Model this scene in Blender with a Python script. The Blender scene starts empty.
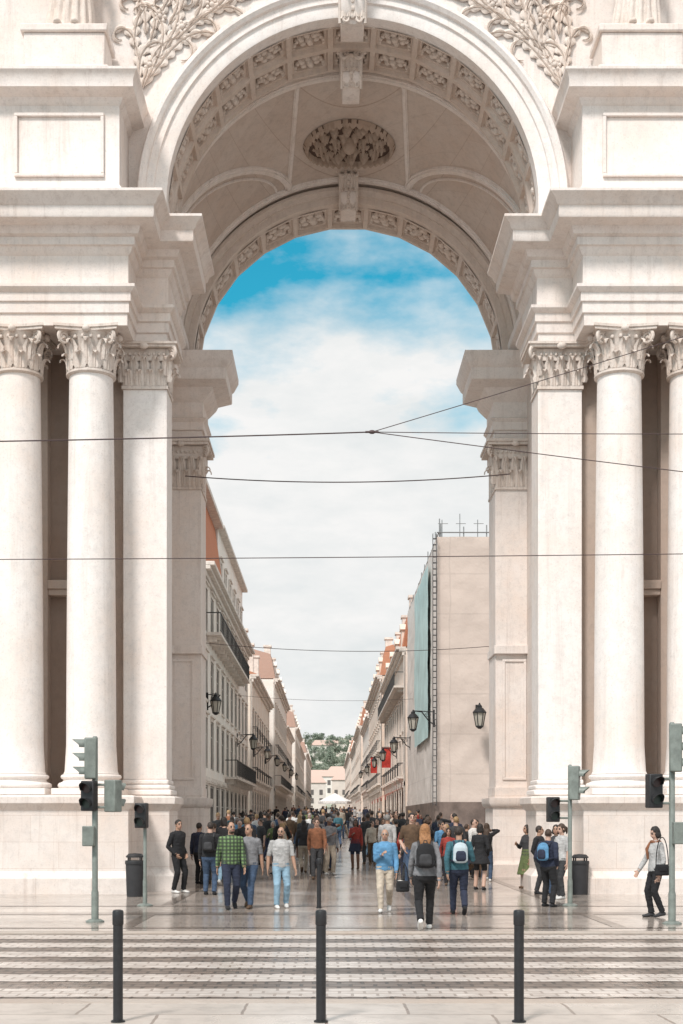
import bpy, bmesh, math, random
import numpy as np
from mathutils import Vector, Matrix, kdtree, noise
R = math.radians
PI = math.pi
rnd = random.Random(11)
scene = bpy.context.scene
COL = scene.collection
F, VX, HY, CH = 1330.0, 329.0, 818.0, 1.8
def PX(px, Y): return (px - VX) * Y / F
def PZ(py, Y): return CH - (py - HY) * Y / F
def GY(py, z=0.03): return (CH - z) * F / (py - HY)
V = Vector
ID = Matrix.Identity(4)
PINV = {}

# ------------------------------------------------------------------ materials
MC = {}
def newmat(name):
    m = bpy.data.materials.new(name); m.use_nodes = True
    nt = m.node_tree; b = nt.nodes['Principled BSDF']
    return m, nt, b
def nd(nt, typ, **kw):
    n = nt.nodes.new(typ)
    for k, v in kw.items(): setattr(n, k, v)
    return n
def ramp(nt, src, stops):
    r = nd(nt, 'ShaderNodeValToRGB')
    els = r.color_ramp.elements
    while len(els) < len(stops): els.new(0.5)
    for e, (p, c) in zip(els, stops):
        e.position = p; e.color = (c[0], c[1], c[2], 1) if not isinstance(c, (int, float)) else (c, c, c, 1)
    nt.links.new(src, r.inputs[0]); return r.outputs[0]
def mixc(nt, fac, a, b, mode='MIX'):
    m = nd(nt, 'ShaderNodeMix', data_type='RGBA', blend_type=mode)
    for sock, val in ((m.inputs[0], fac), (m.inputs[6], a), (m.inputs[7], b)):
        if hasattr(val, 'is_output'): nt.links.new(val, sock)
        elif isinstance(val, (int, float)): sock.default_value = val
        else: sock.default_value = (*val, 1)
    return m.outputs[2]
def tnoise(nt, vec, scale, detail=4, rough=.6):
    n = nd(nt, 'ShaderNodeTexNoise'); n.inputs['Scale'].default_value = scale
    n.inputs['Detail'].default_value = detail; n.inputs['Roughness'].default_value = rough
    if vec is not None: nt.links.new(vec, n.inputs['Vector'])
    return n.outputs['Fac']
def mapping(nt, vec, scale=(1,1,1), loc=(0,0,0)):
    m = nd(nt, 'ShaderNodeMapping'); m.inputs['Scale'].default_value = scale; m.inputs['Location'].default_value = loc
    nt.links.new(vec, m.inputs['Vector']); return m.outputs[0]
def bump(nt, b, h, strength, dist=.02):
    n = nd(nt, 'ShaderNodeBump'); n.inputs['Strength'].default_value = strength; n.inputs['Distance'].default_value = dist
    nt.links.new(h, n.inputs['Height']); nt.links.new(n.outputs[0], b.inputs['Normal'])
def stone(name, base, stain=(.34,.25,.205), joints=None, amount=.5, rough=.75, speck=.42):
    m, nt, b = newmat(name)
    pos = nd(nt, 'ShaderNodeNewGeometry').outputs['Position']
    big = tnoise(nt, pos, .45, 5, .65)
    mid = tnoise(nt, pos, 4.5, 7, .75)
    fine = tnoise(nt, pos, 22, 5, .8)
    streak = tnoise(nt, mapping(nt, pos, (3.2, 3.2, .16)), 1.3, 7, .75)
    dark = tuple(c * .78 for c in base); warm = (base[0]*.94, base[1]*.86, base[2]*.80)
    c = mixc(nt, ramp(nt, big, [(.42, 0), (.74, 1)]), base, warm)
    c = mixc(nt, ramp(nt, mid, [(.47, 0), (.74, .75)]), c, dark)
    c = mixc(nt, ramp(nt, streak, [(.52, 0), (.80, amount)]), c, stain)
    c = mixc(nt, ramp(nt, fine, [(.54, 0), (.72, speck)]), c, stain)
    if joints:
        sx = nd(nt, 'ShaderNodeSeparateXYZ'); nt.links.new(pos, sx.inputs[0])
        ad = nd(nt, 'ShaderNodeMath', operation='ADD'); nt.links.new(sx.outputs[0], ad.inputs[0]); nt.links.new(sx.outputs[1], ad.inputs[1])
        cx = nd(nt, 'ShaderNodeCombineXYZ'); nt.links.new(ad.outputs[0], cx.inputs[0]); nt.links.new(sx.outputs[2], cx.inputs[1])
        br = nd(nt, 'ShaderNodeTexBrick'); nt.links.new(cx.outputs[0], br.inputs['Vector'])
        br.inputs['Scale'].default_value = 1; br.inputs['Brick Width'].default_value = joints[0]; br.inputs['Row Height'].default_value = joints[1]
        br.inputs['Mortar Size'].default_value = .006; br.inputs['Mortar Smooth'].default_value = .6
        br.inputs['Color1'].default_value = (1,1,1,1); br.inputs['Color2'].default_value = (.94,.92,.91,1); br.inputs['Mortar'].default_value = (.76,.70,.66,1)
        c = mixc(nt, 1.0, c, br.outputs['Color'], 'MULTIPLY')
    nt.links.new(c, b.inputs['Base Color']); b.inputs['Roughness'].default_value = rough
    bump(nt, b, mid, .4, .03)
    return m
def plain(name, col, rough=.6, metal=0, var=.18, scale=6, bmp=.1, coat=0):
    k = (name,)
    if k in MC: return MC[k]
    m, nt, b = newmat(name)
    oc = nd(nt, 'ShaderNodeTexCoord').outputs['Object']
    n = tnoise(nt, oc, scale, 5, .65)
    c = mixc(nt, ramp(nt, n, [(.35, 0), (.7, 1)]), tuple(min(1, x*(1+var*.5)) for x in col), tuple(x*(1-var) for x in col))
    nt.links.new(c, b.inputs['Base Color']); b.inputs['Roughness'].default_value = rough; b.inputs['Metallic'].default_value = metal
    if bmp: bump(nt, b, tnoise(nt, oc, scale*4, 3), bmp, .01)
    MC[k] = m; return m
def cloth(name, col):
    return plain('cloth_' + name, col, .9, 0, .35, 9, .6)
def skinmat(name, col): return plain('skin_' + name, col, .55, 0, .08, 14, .05)
def glassmat(name, col, rough=.12, spec=.35):
    m, nt, b = newmat(name); b.inputs['Base Color'].default_value = (*col, 1); b.inputs['Roughness'].default_value = rough
    b.inputs['Specular IOR Level'].default_value = spec
    pos = nd(nt, 'ShaderNodeNewGeometry').outputs['Position']
    nt.links.new(mixc(nt, tnoise(nt, pos, .35, 2), tuple(c*.5 for c in col), tuple(min(1, c*1.6) for c in col)), b.inputs['Base Color'])
    return m
def paving(name, bw, rh, c1, c2, mortar, msize=.01, rough=(.25,.6), off=.5, bstr=.4, scale=1, wear=None):
    m, nt, b = newmat(name)
    pos = nd(nt, 'ShaderNodeNewGeometry').outputs['Position']
    wob = nd(nt, 'ShaderNodeTexNoise'); wob.inputs['Scale'].default_value = 2.2; nt.links.new(pos, wob.inputs['Vector'])
    va = nd(nt, 'ShaderNodeVectorMath', operation='SCALE'); nt.links.new(wob.outputs['Color'], va.inputs[0]); va.inputs['Scale'].default_value = min(.06, rh*.25)
    vb = nd(nt, 'ShaderNodeVectorMath', operation='ADD'); nt.links.new(pos, vb.inputs[0]); nt.links.new(va.outputs[0], vb.inputs[1])
    br = nd(nt, 'ShaderNodeTexBrick'); nt.links.new(vb.outputs[0], br.inputs['Vector']); br.offset = off
    br.inputs['Scale'].default_value = scale; br.inputs['Brick Width'].default_value = bw; br.inputs['Row Height'].default_value = rh
    br.inputs['Mortar Size'].default_value = msize; br.inputs['Mortar Smooth'].default_value = .2; br.inputs['Bias'].default_value = 0
    br.inputs['Color1'].default_value = (*c1,1); br.inputs['Color2'].default_value = (*c2,1); br.inputs['Mortar'].default_value = (*mortar,1)
    big = tnoise(nt, pos, .5, 6, .7); mid = tnoise(nt, pos, 4, 5, .7)
    c = mixc(nt, ramp(nt, big, [(.38, 0), (.72, .6)]), br.outputs['Color'], tuple(x*.55 for x in c2))
    c = mixc(nt, ramp(nt, mid, [(.5, 0), (.8, .5)]), c, tuple(x*.42 for x in c1))
    if wear:
        wn = tnoise(nt, mapping(nt, pos, (.6,2.0,1)), 2.6, 8, .78)
        c = mixc(nt, ramp(nt, wn, [(.45, 0), (.66, .75)]), c, wear)
    nt.links.new(c, b.inputs['Base Color'])
    nt.links.new(ramp(nt, big, [(.3, rough[0]), (.7, rough[1])]), b.inputs['Roughness'])
    inv = nd(nt, 'ShaderNodeMath', operation='SUBTRACT'); inv.inputs[0].default_value = 1; nt.links.new(br.outputs['Fac'], inv.inputs[1])
    ad = nd(nt, 'ShaderNodeMath', operation='ADD'); nt.links.new(inv.outputs[0], ad.inputs[0]); nt.links.new(mid, ad.inputs[1])
    bump(nt, b, ad.outputs[0], bstr, .012)
    return m
def tiles(name, ca=(.62,.22,.10), cb=(.50,.18,.09), cc=(.30,.12,.07)):
    m, nt, b = newmat(name)
    pos = nd(nt, 'ShaderNodeNewGeometry').outputs['Position']
    wv = nd(nt, 'ShaderNodeTexWave', bands_direction='Y'); wv.inputs['Scale'].default_value = 1.2; wv.inputs['Distortion'].default_value = .6
    nt.links.new(pos, wv.inputs['Vector'])
    wz = nd(nt, 'ShaderNodeTexWave', bands_direction='Z', wave_profile='SAW'); wz.inputs['Scale'].default_value = .9; nt.links.new(pos, wz.inputs['Vector'])
    n = tnoise(nt, pos, 1.5, 5)
    c = mixc(nt, n, ca, cb); c = mixc(nt, ramp(nt, wv.outputs['Fac'], [(.1,.6),(.5,0)]), c, cc)
    nt.links.new(c, b.inputs['Base Color']); b.inputs['Roughness'].default_value = .8
    ad = nd(nt, 'ShaderNodeMath', operation='ADD'); nt.links.new(wv.outputs['Fac'], ad.inputs[0]); nt.links.new(wz.outputs['Fac'], ad.inputs[1])
    bump(nt, b, ad.outputs[0], .5, .04); return m

M_STONE = stone('arch_limestone', (.78,.715,.672), amount=.5)
M_COL = stone('column_limestone', (.83,.782,.75), amount=.34)
M_BLOCK = stone('ashlar_limestone', (.75,.69,.648), joints=(1.3,.62), amount=.55)
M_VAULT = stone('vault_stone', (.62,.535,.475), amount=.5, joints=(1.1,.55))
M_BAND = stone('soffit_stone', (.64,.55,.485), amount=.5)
M_RELIEF = stone('carved_stone', (.70,.62,.56), stain=(.16,.105,.075), amount=.65, speck=.5)
M_BACK = stone('shaded_niche_stone', (.38,.295,.245), amount=.6)  # limestone darkened: shade of the gap between columns put into the colour
M_IRON = plain('black_iron', (.02,.02,.022), .45, .3, .2)
M_BOLL = plain('black_bollard_paint', (.016,.016,.018), .4, 0, .4, 20)
M_GREY = plain('grey_green_paint', (.19,.215,.195), .5, 0, .3)
M_BLK = plain('black_plastic', (.02,.02,.022), .5, 0, .2)
M_RUB = plain('dark_rubber', (.03,.03,.033), .7)
M_TILE = tiles('terracotta_roof_tiles')
M_TILE2 = tiles('faded_roof_tiles', (.50,.34,.27), (.46,.30,.24), (.36,.24,.19))
M_TILEW = tiles('warm_roof_tiles', (.58,.27,.16), (.50,.23,.14), (.34,.16,.11))
M_PANE = glassmat('dark_window_glass', (.055,.05,.047), .6, .06)
M_FRAME = plain('white_window_paint', (.64,.61,.57), .6)
M_SURR = plain('pale_stone_surround', (.70,.635,.575), .8, 0, .25, 3)

# ------------------------------------------------------------------ mesh builder
class MB:
    def __init__(s): s.v = []; s.f = []; s.m = []; s.mi = 0
    def add(s, vs, fs):
        o = len(s.v); s.v += [tuple(p) for p in vs]; s.f += [tuple(i+o for i in f) for f in fs]; s.m += [s.mi]*len(fs)
    def box(s, x0, x1, y0, y1, z0, z1):
        if x0 > x1: x0, x1 = x1, x0
        s.add([(x0,y0,z0),(x1,y0,z0),(x1,y1,z0),(x0,y1,z0),(x0,y0,z1),(x1,y0,z1),(x1,y1,z1),(x0,y1,z1)],
              [(0,3,2,1),(4,5,6,7),(0,1,5,4),(1,2,6,5),(2,3,7,6),(3,0,4,7)])
    def quad(s, a, b, c, d): s.add([a,b,c,d], [(0,1,2,3)])
    def lathe(s, cx, cy, prof, n=24, caps=True):
        vs = []; fs = []
        for r, z in prof:
            for i in range(n):
                a = 2*PI*i/n; vs.append((cx+r*math.cos(a), cy+r*math.sin(a), z))
        for k in range(len(prof)-1):
            for i in range(n):
                j = (i+1) % n; fs.append((k*n+i, k*n+j, (k+1)*n+j, (k+1)*n+i))
        if caps:
            fs.append(tuple(range(n-1,-1,-1))); fs.append(tuple((len(prof)-1)*n+i for i in range(n)))
        s.add(vs, fs)
    def tube(s, pts, rad, n=8, closed_caps=True):
        pts = [V(p) for p in pts]
        if not isinstance(rad, (list, tuple)): rad = [rad]*len(pts)
        vs = []; fs = []; u = None
        for i, p in enumerate(pts):
            t = (pts[min(i+1, len(pts)-1)] - pts[max(i-1, 0)]).normalized()
            if u is None: u = t.orthogonal().normalized()
            else:
                u = u - t*u.dot(t)
                u = u.normalized() if u.length > 1e-6 else t.orthogonal().normalized()
            w = t.cross(u)
            for k in range(n):
                a = 2*PI*k/n; vs.append(p + (u*math.cos(a) + w*math.sin(a))*rad[i])
        for i in range(len(pts)-1):
            for k in range(n):
                j = (k+1) % n; fs.append((i*n+k, i*n+j, (i+1)*n+j, (i+1)*n+k))
        if closed_caps:
            fs.append(tuple(range(n-1,-1,-1))); fs.append(tuple((len(pts)-1)*n+k for k in range(n)))
        s.add(vs, fs)
    def ell(s, c, r, nu=10, nv=6, M=None):
        c = V(c); vs = []; fs = []
        for j in range(nv+1):
            ph = PI*j/nv - PI/2
            for i in range(nu):
                a = 2*PI*i/nu
                p = V((r[0]*math.cos(ph)*math.cos(a), r[1]*math.cos(ph)*math.sin(a), r[2]*math.sin(ph)))
                if M: p = M @ p
                vs.append(c+p)
        for j in range(nv):
            for i in range(nu):
                k = (i+1) % nu; fs.append((j*nu+i, j*nu+k, (j+1)*nu+k, (j+1)*nu+i))
        s.add(vs, fs)
    def prism(s, poly, z0, z1):
        n = len(poly)
        s.add([(x,y,z0) for x,y in poly]+[(x,y,z1) for x,y in poly],
              [tuple(range(n-1,-1,-1)), tuple(range(n,2*n))]+[(i,(i+1)%n,n+(i+1)%n,n+i) for i in range(n)])
    def build(s, name, mats, parent=None, inv=True, smooth=35, bevel=0, loc=None):
        me = bpy.data.meshes.new(name)
        me.from_pydata(s.v, [], s.f)
        bm = bmesh.new(); bm.from_mesh(me)
        bmesh.ops.remove_doubles(bm, verts=bm.verts, dist=1e-5)
        bmesh.ops.recalc_face_normals(bm, faces=bm.faces); bm.to_mesh(me); bm.free()
        if not isinstance(mats, (list, tuple)): mats = [mats]
        for m in mats: me.materials.append(m)
        if len(mats) > 1 and len(me.polygons) == len(s.m): me.polygons.foreach_set('material_index', s.m)
        if smooth:
            me.polygons.foreach_set('use_smooth', [True]*len(me.polygons)); me.set_sharp_from_angle(angle=R(smooth))
        o = bpy.data.objects.new(name, me); COL.objects.link(o)
        if bevel:
            bv = o.modifiers.new('bevel', 'BEVEL'); bv.width = bevel; bv.segments = 2; bv.limit_method = 'ANGLE'; bv.angle_limit = R(40)
        if parent is not None:
            o.parent = parent
            if inv: o.matrix_parent_inverse = PINV.get(parent.name, ID)
        if loc is not None: o.location = loc
        return o
def thing(name, label, cat, loc=(0,0,0), rz=0, group=None, scale=1):
    o = bpy.data.objects.new(name, None); COL.objects.link(o); o.empty_display_size = .2
    o.location = loc; o.rotation_euler = (0,0,rz); o.scale = (scale,)*3
    o['label'] = label; o['category'] = cat
    if group: o['group'] = group
    PINV[o.name] = (Matrix.Translation(loc) @ Matrix.Rotation(rz, 4, 'Z') @ Matrix.Scale(scale, 4)).inverted()
    return o
def tag(o, label, cat, group=None):
    o['label'] = label; o['category'] = cat
    if group: o['group'] = group
    return o
def struct(o): o['kind'] = 'structure'; return o
def copy_tree(o, parent=None):
    c = o.copy(); COL.objects.link(c)
    if parent is not None: c.parent = parent
    for ch in list(o.children): copy_tree(ch, c)
    return c

# ------------------------------------------------------------------ camera, world, sun
cam = bpy.data.cameras.new('camera'); co = bpy.data.objects.new('camera', cam); COL.objects.link(co)
cam.lens = 36*F/1024; cam.sensor_width = 36; cam.clip_end = 4000
cam.shift_x = (341.5-VX)/1024; cam.shift_y = (HY-512)/1024
co.location = (0,0,CH); co.rotation_euler = (R(90),0,0)
scene.camera = co
scene.view_settings.view_transform = 'Standard'; scene.view_settings.look = 'None'; scene.view_settings.exposure = 0
az, el = R(207), R(50)
sd = V((math.sin(az)*math.cos(el), math.cos(az)*math.cos(el), math.sin(el)))
sl = bpy.data.lights.new('sun', 'SUN'); sl.energy = 3.4; sl.angle = R(10); sl.color = (1,.94,.895)
so = bpy.data.objects.new('sun', sl); COL.objects.link(so); so.rotation_euler = sd.to_track_quat('Z','Y').to_euler(); so.location = (-20,-20,60)
w = bpy.data.worlds.new('World'); scene.world = w; w.use_nodes = True
nt = w.node_tree; bg = nt.nodes['Background']; bg.inputs['Strength'].default_value = .1
sky = nd(nt, 'ShaderNodeTexSky', sky_type='NISHITA'); sky.sun_disc = False; sky.sun_elevation = el; sky.sun_rotation = az
tc = nd(nt, 'ShaderNodeTexCoord').outputs['Generated']
sx = nd(nt, 'ShaderNodeSeparateXYZ'); nt.links.new(tc, sx.inputs[0])
def mth(op, a, b=None, clamp=False):
    m = nd(nt, 'ShaderNodeMath', operation=op); m.use_clamp = clamp
    for i, x in enumerate((a, b)):
        if x is None: continue
        if hasattr(x, 'is_output'): nt.links.new(x, m.inputs[i])
        else: m.inputs[i].default_value = x
    return m.outputs[0]
cn = tnoise(nt, mapping(nt, tc, (3.0, 3.0, 6.5), (.37,.2,.61)), 1.7, 8, .56)
cov = mth('ADD', mth('MULTIPLY', mth('SUBTRACT', .343, sx.outputs[2]), 13.0), mth('MULTIPLY', mth('SUBTRACT', cn, .50), 4.4))
cov = mth('ADD', cov, mth('MULTIPLY', mth('ADD', sx.outputs[0], .02), .9))
cov = mth('ADD', cov, mth('MAXIMUM', mth('MULTIPLY', mth('SUBTRACT', sx.outputs[2], .376), 24.0), 0.0))
mask = mth('ADD', cov, .42, True)
skyc = mixc(nt, 1.0, sky.outputs[0], (.24,1.70,1.58), 'MULTIPLY')
gl = tnoise(nt, mapping(nt, tc, (3, 3, 8)), 2.3, 7, .62)
cl = mixc(nt, ramp(nt, gl, [(.36,0),(.62,1)]), (7.7,8.05,8.1), (9.3,9.25,9.15))
dt = nd(nt, 'ShaderNodeVectorMath', operation='DOT_PRODUCT'); nt.links.new(tc, dt.inputs[0]); dt.inputs[1].default_value = sd
boost = mth('ADD', 1.0, mth('MULTIPLY', mth('MAXIMUM', dt.outputs['Value'], 0.0), .5))  # unseen clouds around the sun brightened to add fill light
dim = mth('SUBTRACT', 1.0, mth('MULTIPLY', mth('MULTIPLY', mth('SUBTRACT', sx.outputs[2], .42), 2.5, True), .2))   # unseen overhead clouds greyed to weaken the ambient fill
boost = mth('MULTIPLY', boost, dim)
vm = nd(nt, 'ShaderNodeVectorMath', operation='SCALE'); nt.links.new(cl, vm.inputs[0]); nt.links.new(boost, vm.inputs['Scale'])
nt.links.new(mixc(nt, mask, skyc, vm.outputs[0]), bg.inputs['Color'])

# ------------------------------------------------------------------ ground
SL = .012
def gz(Y): return .03 if Y < 42 else .03 + SL*(Y-42)
def sheet(name, x0, x1, y0, y1, z, mat, nx=1):
    mb = MB(); mb.quad((x0,y0,z),(x1,y0,z),(x1,y1,z),(x0,y1,z)); return struct(mb.build(name, mat, smooth=0))
M_ASPH = paving('worn_asphalt', .12,.12,(.10,.09,.082),(.08,.072,.066),(.05,.045,.04),.012,(.5,.8),bstr=.3)
sheet('ground', -1500, 1500, -60, 3000, -.03, M_ASPH)
sheet('road', -60, 60, 5, 24, 0, M_ASPH)
M_COB = paving('crossing_cobbles', .26,.2,(.21,.155,.125),(.13,.098,.08),(.05,.038,.03),.022,(.2,.5),bstr=.7)
M_COBW = paving('white_crossing_cobbles', .26,.2,(.70,.635,.585),(.60,.54,.495),(.30,.245,.21),.016,(.2,.45),bstr=.5,wear=(.30,.235,.195))
sheet('crossing_surface', -5.2, 8, 13.0, 20.5, .004, M_COB)
mb = MB(); y = 13.3
k = 0
while y < 20.2:
    xl = -4.9 + .25*math.sin(k*2.1); n = 110
    def edge(i, o): return .05*noise.noise(V((i*.5,k*3.1,o)))+.05*noise.noise(V((i*1.7,k*2.3,o+9)))
    e0 = [y+edge(i,0) for i in range(n+1)]; e1 = [y+.68+edge(i,5) for i in range(n+1)]
    vs = []
    for i in range(n+1): x = xl+(7.6-xl)*i/n; vs += [(x,e0[i],.008),(x,e1[i],.008)]
    mb.add(vs, [(2*i,2*i+2,2*i+3,2*i+1) for i in range(n)]); y += 1.28; k += 1
struct(mb.build('zebra_markings', M_COBW, smooth=0))
M_SLAB = paving('limestone_slabs', 1.5,.75,(.57,.51,.46),(.48,.425,.38),(.24,.19,.16),.016,(.2,.45),bstr=.25)
M_SLAB2 = paving('polished_calcada', .55,.28,(.49,.425,.375),(.40,.345,.305),(.21,.17,.14),.012,(.05,.24),bstr=.10)
M_BANDP = paving('dark_paving_band', .4,.2,(.23,.185,.155),(.18,.147,.122),(.09,.072,.06),.012,(.06,.28),bstr=.15)
M_KERB = stone('kerb_granite', (.44,.385,.34), joints=(1.1,2))
mb = MB(); mb.box(-60,60,2,12.7,-.02,.03); struct(mb.build('pavement', M_SLAB, smooth=0))
mb = MB(); mb.box(-60,60,12.7,13.0,-.02,.034); struct(mb.build('kerb', M_KERB, smooth=0, bevel=.012))
mb = MB(); mb.box(-60,60,20.5,20.8,-.02,.034); struct(mb.build('kerb', M_KERB, smooth=0, bevel=.012))
mb = MB(); mb.box(-60,60,20.8,42,-.02,.03); struct(mb.build('pavement', M_SLAB2, smooth=0))
mb = MB()
for ya, yb in ((21.3,21.55),(24.3,24.9),(26.6,26.85)): mb.quad((-60,ya,.034),(60,ya,.034),(60,yb,.034),(-60,yb,.034))
struct(mb.build('paving_band', M_BANDP, smooth=0))
mb = MB()
for xx in (-3.4,-.55,1.7,4.6):
    mb.quad((xx,21.55,.0345),(xx+.22,21.55,.0345),(xx+.22,24.3,.0345),(xx,24.3,.0345)); mb.quad((xx,26.85,.0345),(xx+.22,26.85,.0345),(xx+.22,42,.0345),(xx,42,.0345))
struct(mb.build('paving_strips', M_BANDP, smooth=0))
mb = MB(); mb.add([(-80,42,.03),(80,42,.03),(80,430,gz(430)),(-80,430,gz(430))],[(0,1,2,3)])
struct(mb.build('street_paving', M_SLAB2, smooth=0))

# ------------------------------------------------------------------ arch
C = .58
ARCH = thing('triumphal_arch', 'monumental pale limestone triumphal arch with paired columns and coffered vault spanning the street', 'arch', (C,33,0))
def sweep(mb, path, prof, sgn):
    pts = [V((C+sgn*u, y)) for u, y in path]
    if sgn > 0: pts = pts[::-1]
    n = len(pts); nr = []
    for i in range(n-1):
        d = (pts[i+1]-pts[i]).normalized(); nr.append(V((d.y,-d.x)))
    vs = []; fs = []
    for i in range(n):
        if i == 0: m = nr[0]
        elif i == n-1: m = nr[-1]
        else: m = (nr[i-1]+nr[i])/(1+nr[i-1].dot(nr[i]))
        for o, z in prof: vs.append((pts[i].x+m.x*o, pts[i].y+m.y*o, z))
    k = len(prof)
    for i in range(n-1):
        for j in range(k-1): fs.append((i*k+j,(i+1)*k+j,(i+1)*k+j+1,i*k+j+1))
    fs.append(tuple(range(k))); fs.append(tuple((n-1)*k+j for j in range(k)))
    mb.add(vs, fs)
def ubox(mb, s, u0, u1, y0, y1, z0, z1): mb.box(C+s*u0, C+s*u1, y0, y1, z0, z1)
def leaf(mb, base, out, w, h, curl):
    out = V((out[0],out[1],0)).normalized(); side = V((-out.y,out.x,0)); up = V((0,0,1)); base = V(base)
    prof = [(0,0,.8),(.04,.15,1.0),(.06,.3,.8),(.08,.42,1.0),(.10,.55,.78),(.16,.68,.95),(.24,.80,.72),(.40,.91,.66),(.55,.96,.5),(.75,.96,.42),(.9,.90,.28),(.95,.78,.12)]
    vs = []; fs = []
    for o, z, ww in prof:
        c = base + out*(o*curl+.015) + up*(z*h)
        vs += [c-side*ww*w/2, c-side*ww*w*.26+out*.03, c-side*w*.05+out*.01, c+out*.035, c+side*w*.05+out*.01, c+side*ww*w*.26+out*.03, c+side*ww*w/2]
    for i in range(len(prof)-1):
        for k in range(6): a = i*7+k; fs.append((a,a+1,a+8,a+7))
    mb.add(vs, fs)
def volute(mb, c, out, r, tr=.055):
    out = V((out[0],out[1],0)).normalized(); pts = []; rad = []
    for i in range(30):
        t = i/29; a = PI*.75 - t*2*PI*2.1; rr = r*(1-.85*t)
        pts.append(V(c)+out*(math.cos(a)*rr)+V((0,0,math.sin(a)*rr))); rad.append(tr*(1-.55*t))
    mb.tube(pts, rad, 6)
    mb.ell(c, (r*.3,)*3, 6, 4)
def capital_round(cx, cy, z0, h, r, parent):
    mb = MB()
    mb.lathe(cx, cy, [(r*.96,z0),(r*1.08,z0+.04),(r*1.08,z0+.09),(r*.96,z0+.12),(r*.96,z0+.6*h),(r*1.12,z0+.82*h),(r*1.2,z0+.88*h)], 32)
    for i in range(10):
        a = 2*PI*i/10; o = (math.cos(a),math.sin(a)); leaf(mb,(cx+o[0]*r*.97,cy+o[1]*r*.97,z0+.11),o,.32,.34*h,.2)
        a += PI/10; o = (math.cos(a),math.sin(a)); leaf(mb,(cx+o[0]*r*.97,cy+o[1]*r*.97,z0+.18),o,.32,.56*h,.24)
    for i in range(20):
        a = 2*PI*(i+.5)/20; mb.ell((cx+r*1.13*math.cos(a),cy+r*1.13*math.sin(a),z0+.76*h),(.05,.05,.05),6,4)
    for i in range(4):
        a = PI/4+i*PI/2; o = (math.cos(a),math.sin(a)); q = r*1.42
        volute(mb,(cx+o[0]*q,cy+o[1]*q,z0+.75*h),o,.17,.048)
        leaf(mb,(cx+o[0]*r*1.02,cy+o[1]*r*1.02,z0+.3*h),o,.24,.42*h,.34)
    A = r*1.42; poly = []
    for i in range(4):
        a0 = PI/4+i*PI/2; p0 = V((math.cos(a0),math.sin(a0)))*A*1.32; p1 = V((math.cos(a0+PI/2),math.sin(a0+PI/2)))*A*1.32
        for k in range(8):
            t = k/8; p = p0.lerp(p1,t); p = p*(1-.16*math.sin(PI*t)); poly.append((cx+p.x,cy+p.y))
    mb.prism(poly, z0+.88*h, z0+.94*h); mb.prism([(cx+(x-cx)*1.05,cy+(y-cy)*1.05) for x,y in poly], z0+.94*h+.002, z0+h)
    for i in range(4):
        a = i*PI/2; mb.ell((cx+math.cos(a)*A*.86,cy+math.sin(a)*A*.86,z0+.9*h),(.1,.1,.09),8,5)
    return mb.build('capital', M_RELIEF, parent, smooth=40)
def capital_flat(x0, x1, yf, yb, z0, h, parent):
    mb = MB(); w_ = x1-x0
    mb.box(x0-.03,x1+.03,yf-.05,yb,z0,z0+.08); mb.box(x0-.01,x1+.01,yf-.02,yb,z0+.08,z0+.62*h); mb.box(x0-.06,x1+.06,yf-.09,yb,z0+.62*h,z0+.88*h)
    for i in range(4): leaf(mb,(x0+w_*(i+.5)/4,yf-.02,z0+.08),(0,-1),w_/4*1.05,.34*h,.2)
    for i in range(5): leaf(mb,(x0+w_*i/4,yf-.02,z0+.16),(0,-1),w_/4*1.02,.56*h,.24)
    for q, xx in ((-1,x0),(1,x1)):
        for yy in (yf+.2, yf+.62):
            if yy < yb: leaf(mb,(xx,yy,z0+.1),(q,0),.36,.45*h,.24)
        volute(mb,(xx+q*.15,yf-.16,z0+.75*h),(q*.8,-1),.17,.048)
        leaf(mb,(xx,yf-.04,z0+.28*h),(q*.8,-1),.24,.44*h,.3)
    for i in range(9): mb.ell((x0+w_*(i+.5)/9,yf-.1,z0+.76*h),(.045,.045,.05),6,4)
    mb.box(x0-.24,x1+.24,yf-.24,yb,z0+.89*h,z0+.945*h); mb.box(x0-.28,x1+.28,yf-.28,yb,z0+.947*h,z0+h)
    mb.ell(((x0+x1)/2,yf-.26,z0+.9*h),(.12,.08,.09),8,5)
    return mb.build('capital', M_RELIEF, parent, smooth=40)
ENT = [(-.5,13.45),(0,13.45),(0,13.72),(.045,13.74),(.045,13.98),(.09,14.0),(.09,14.2),(.13,14.22),(.2,14.3),(.2,14.37),(.03,14.4),(.03,15.08),(.08,15.12),(.14,15.26),(.2,15.28),(.2,15.46),(.3,15.5),(.36,15.66),(.70,15.7),(.72,15.74),(.72,15.96),(.77,15.99),(.82,16.1),(.93,16.18),(.95,16.2),(.95,16.26),(-.4,16.31)]
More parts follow.
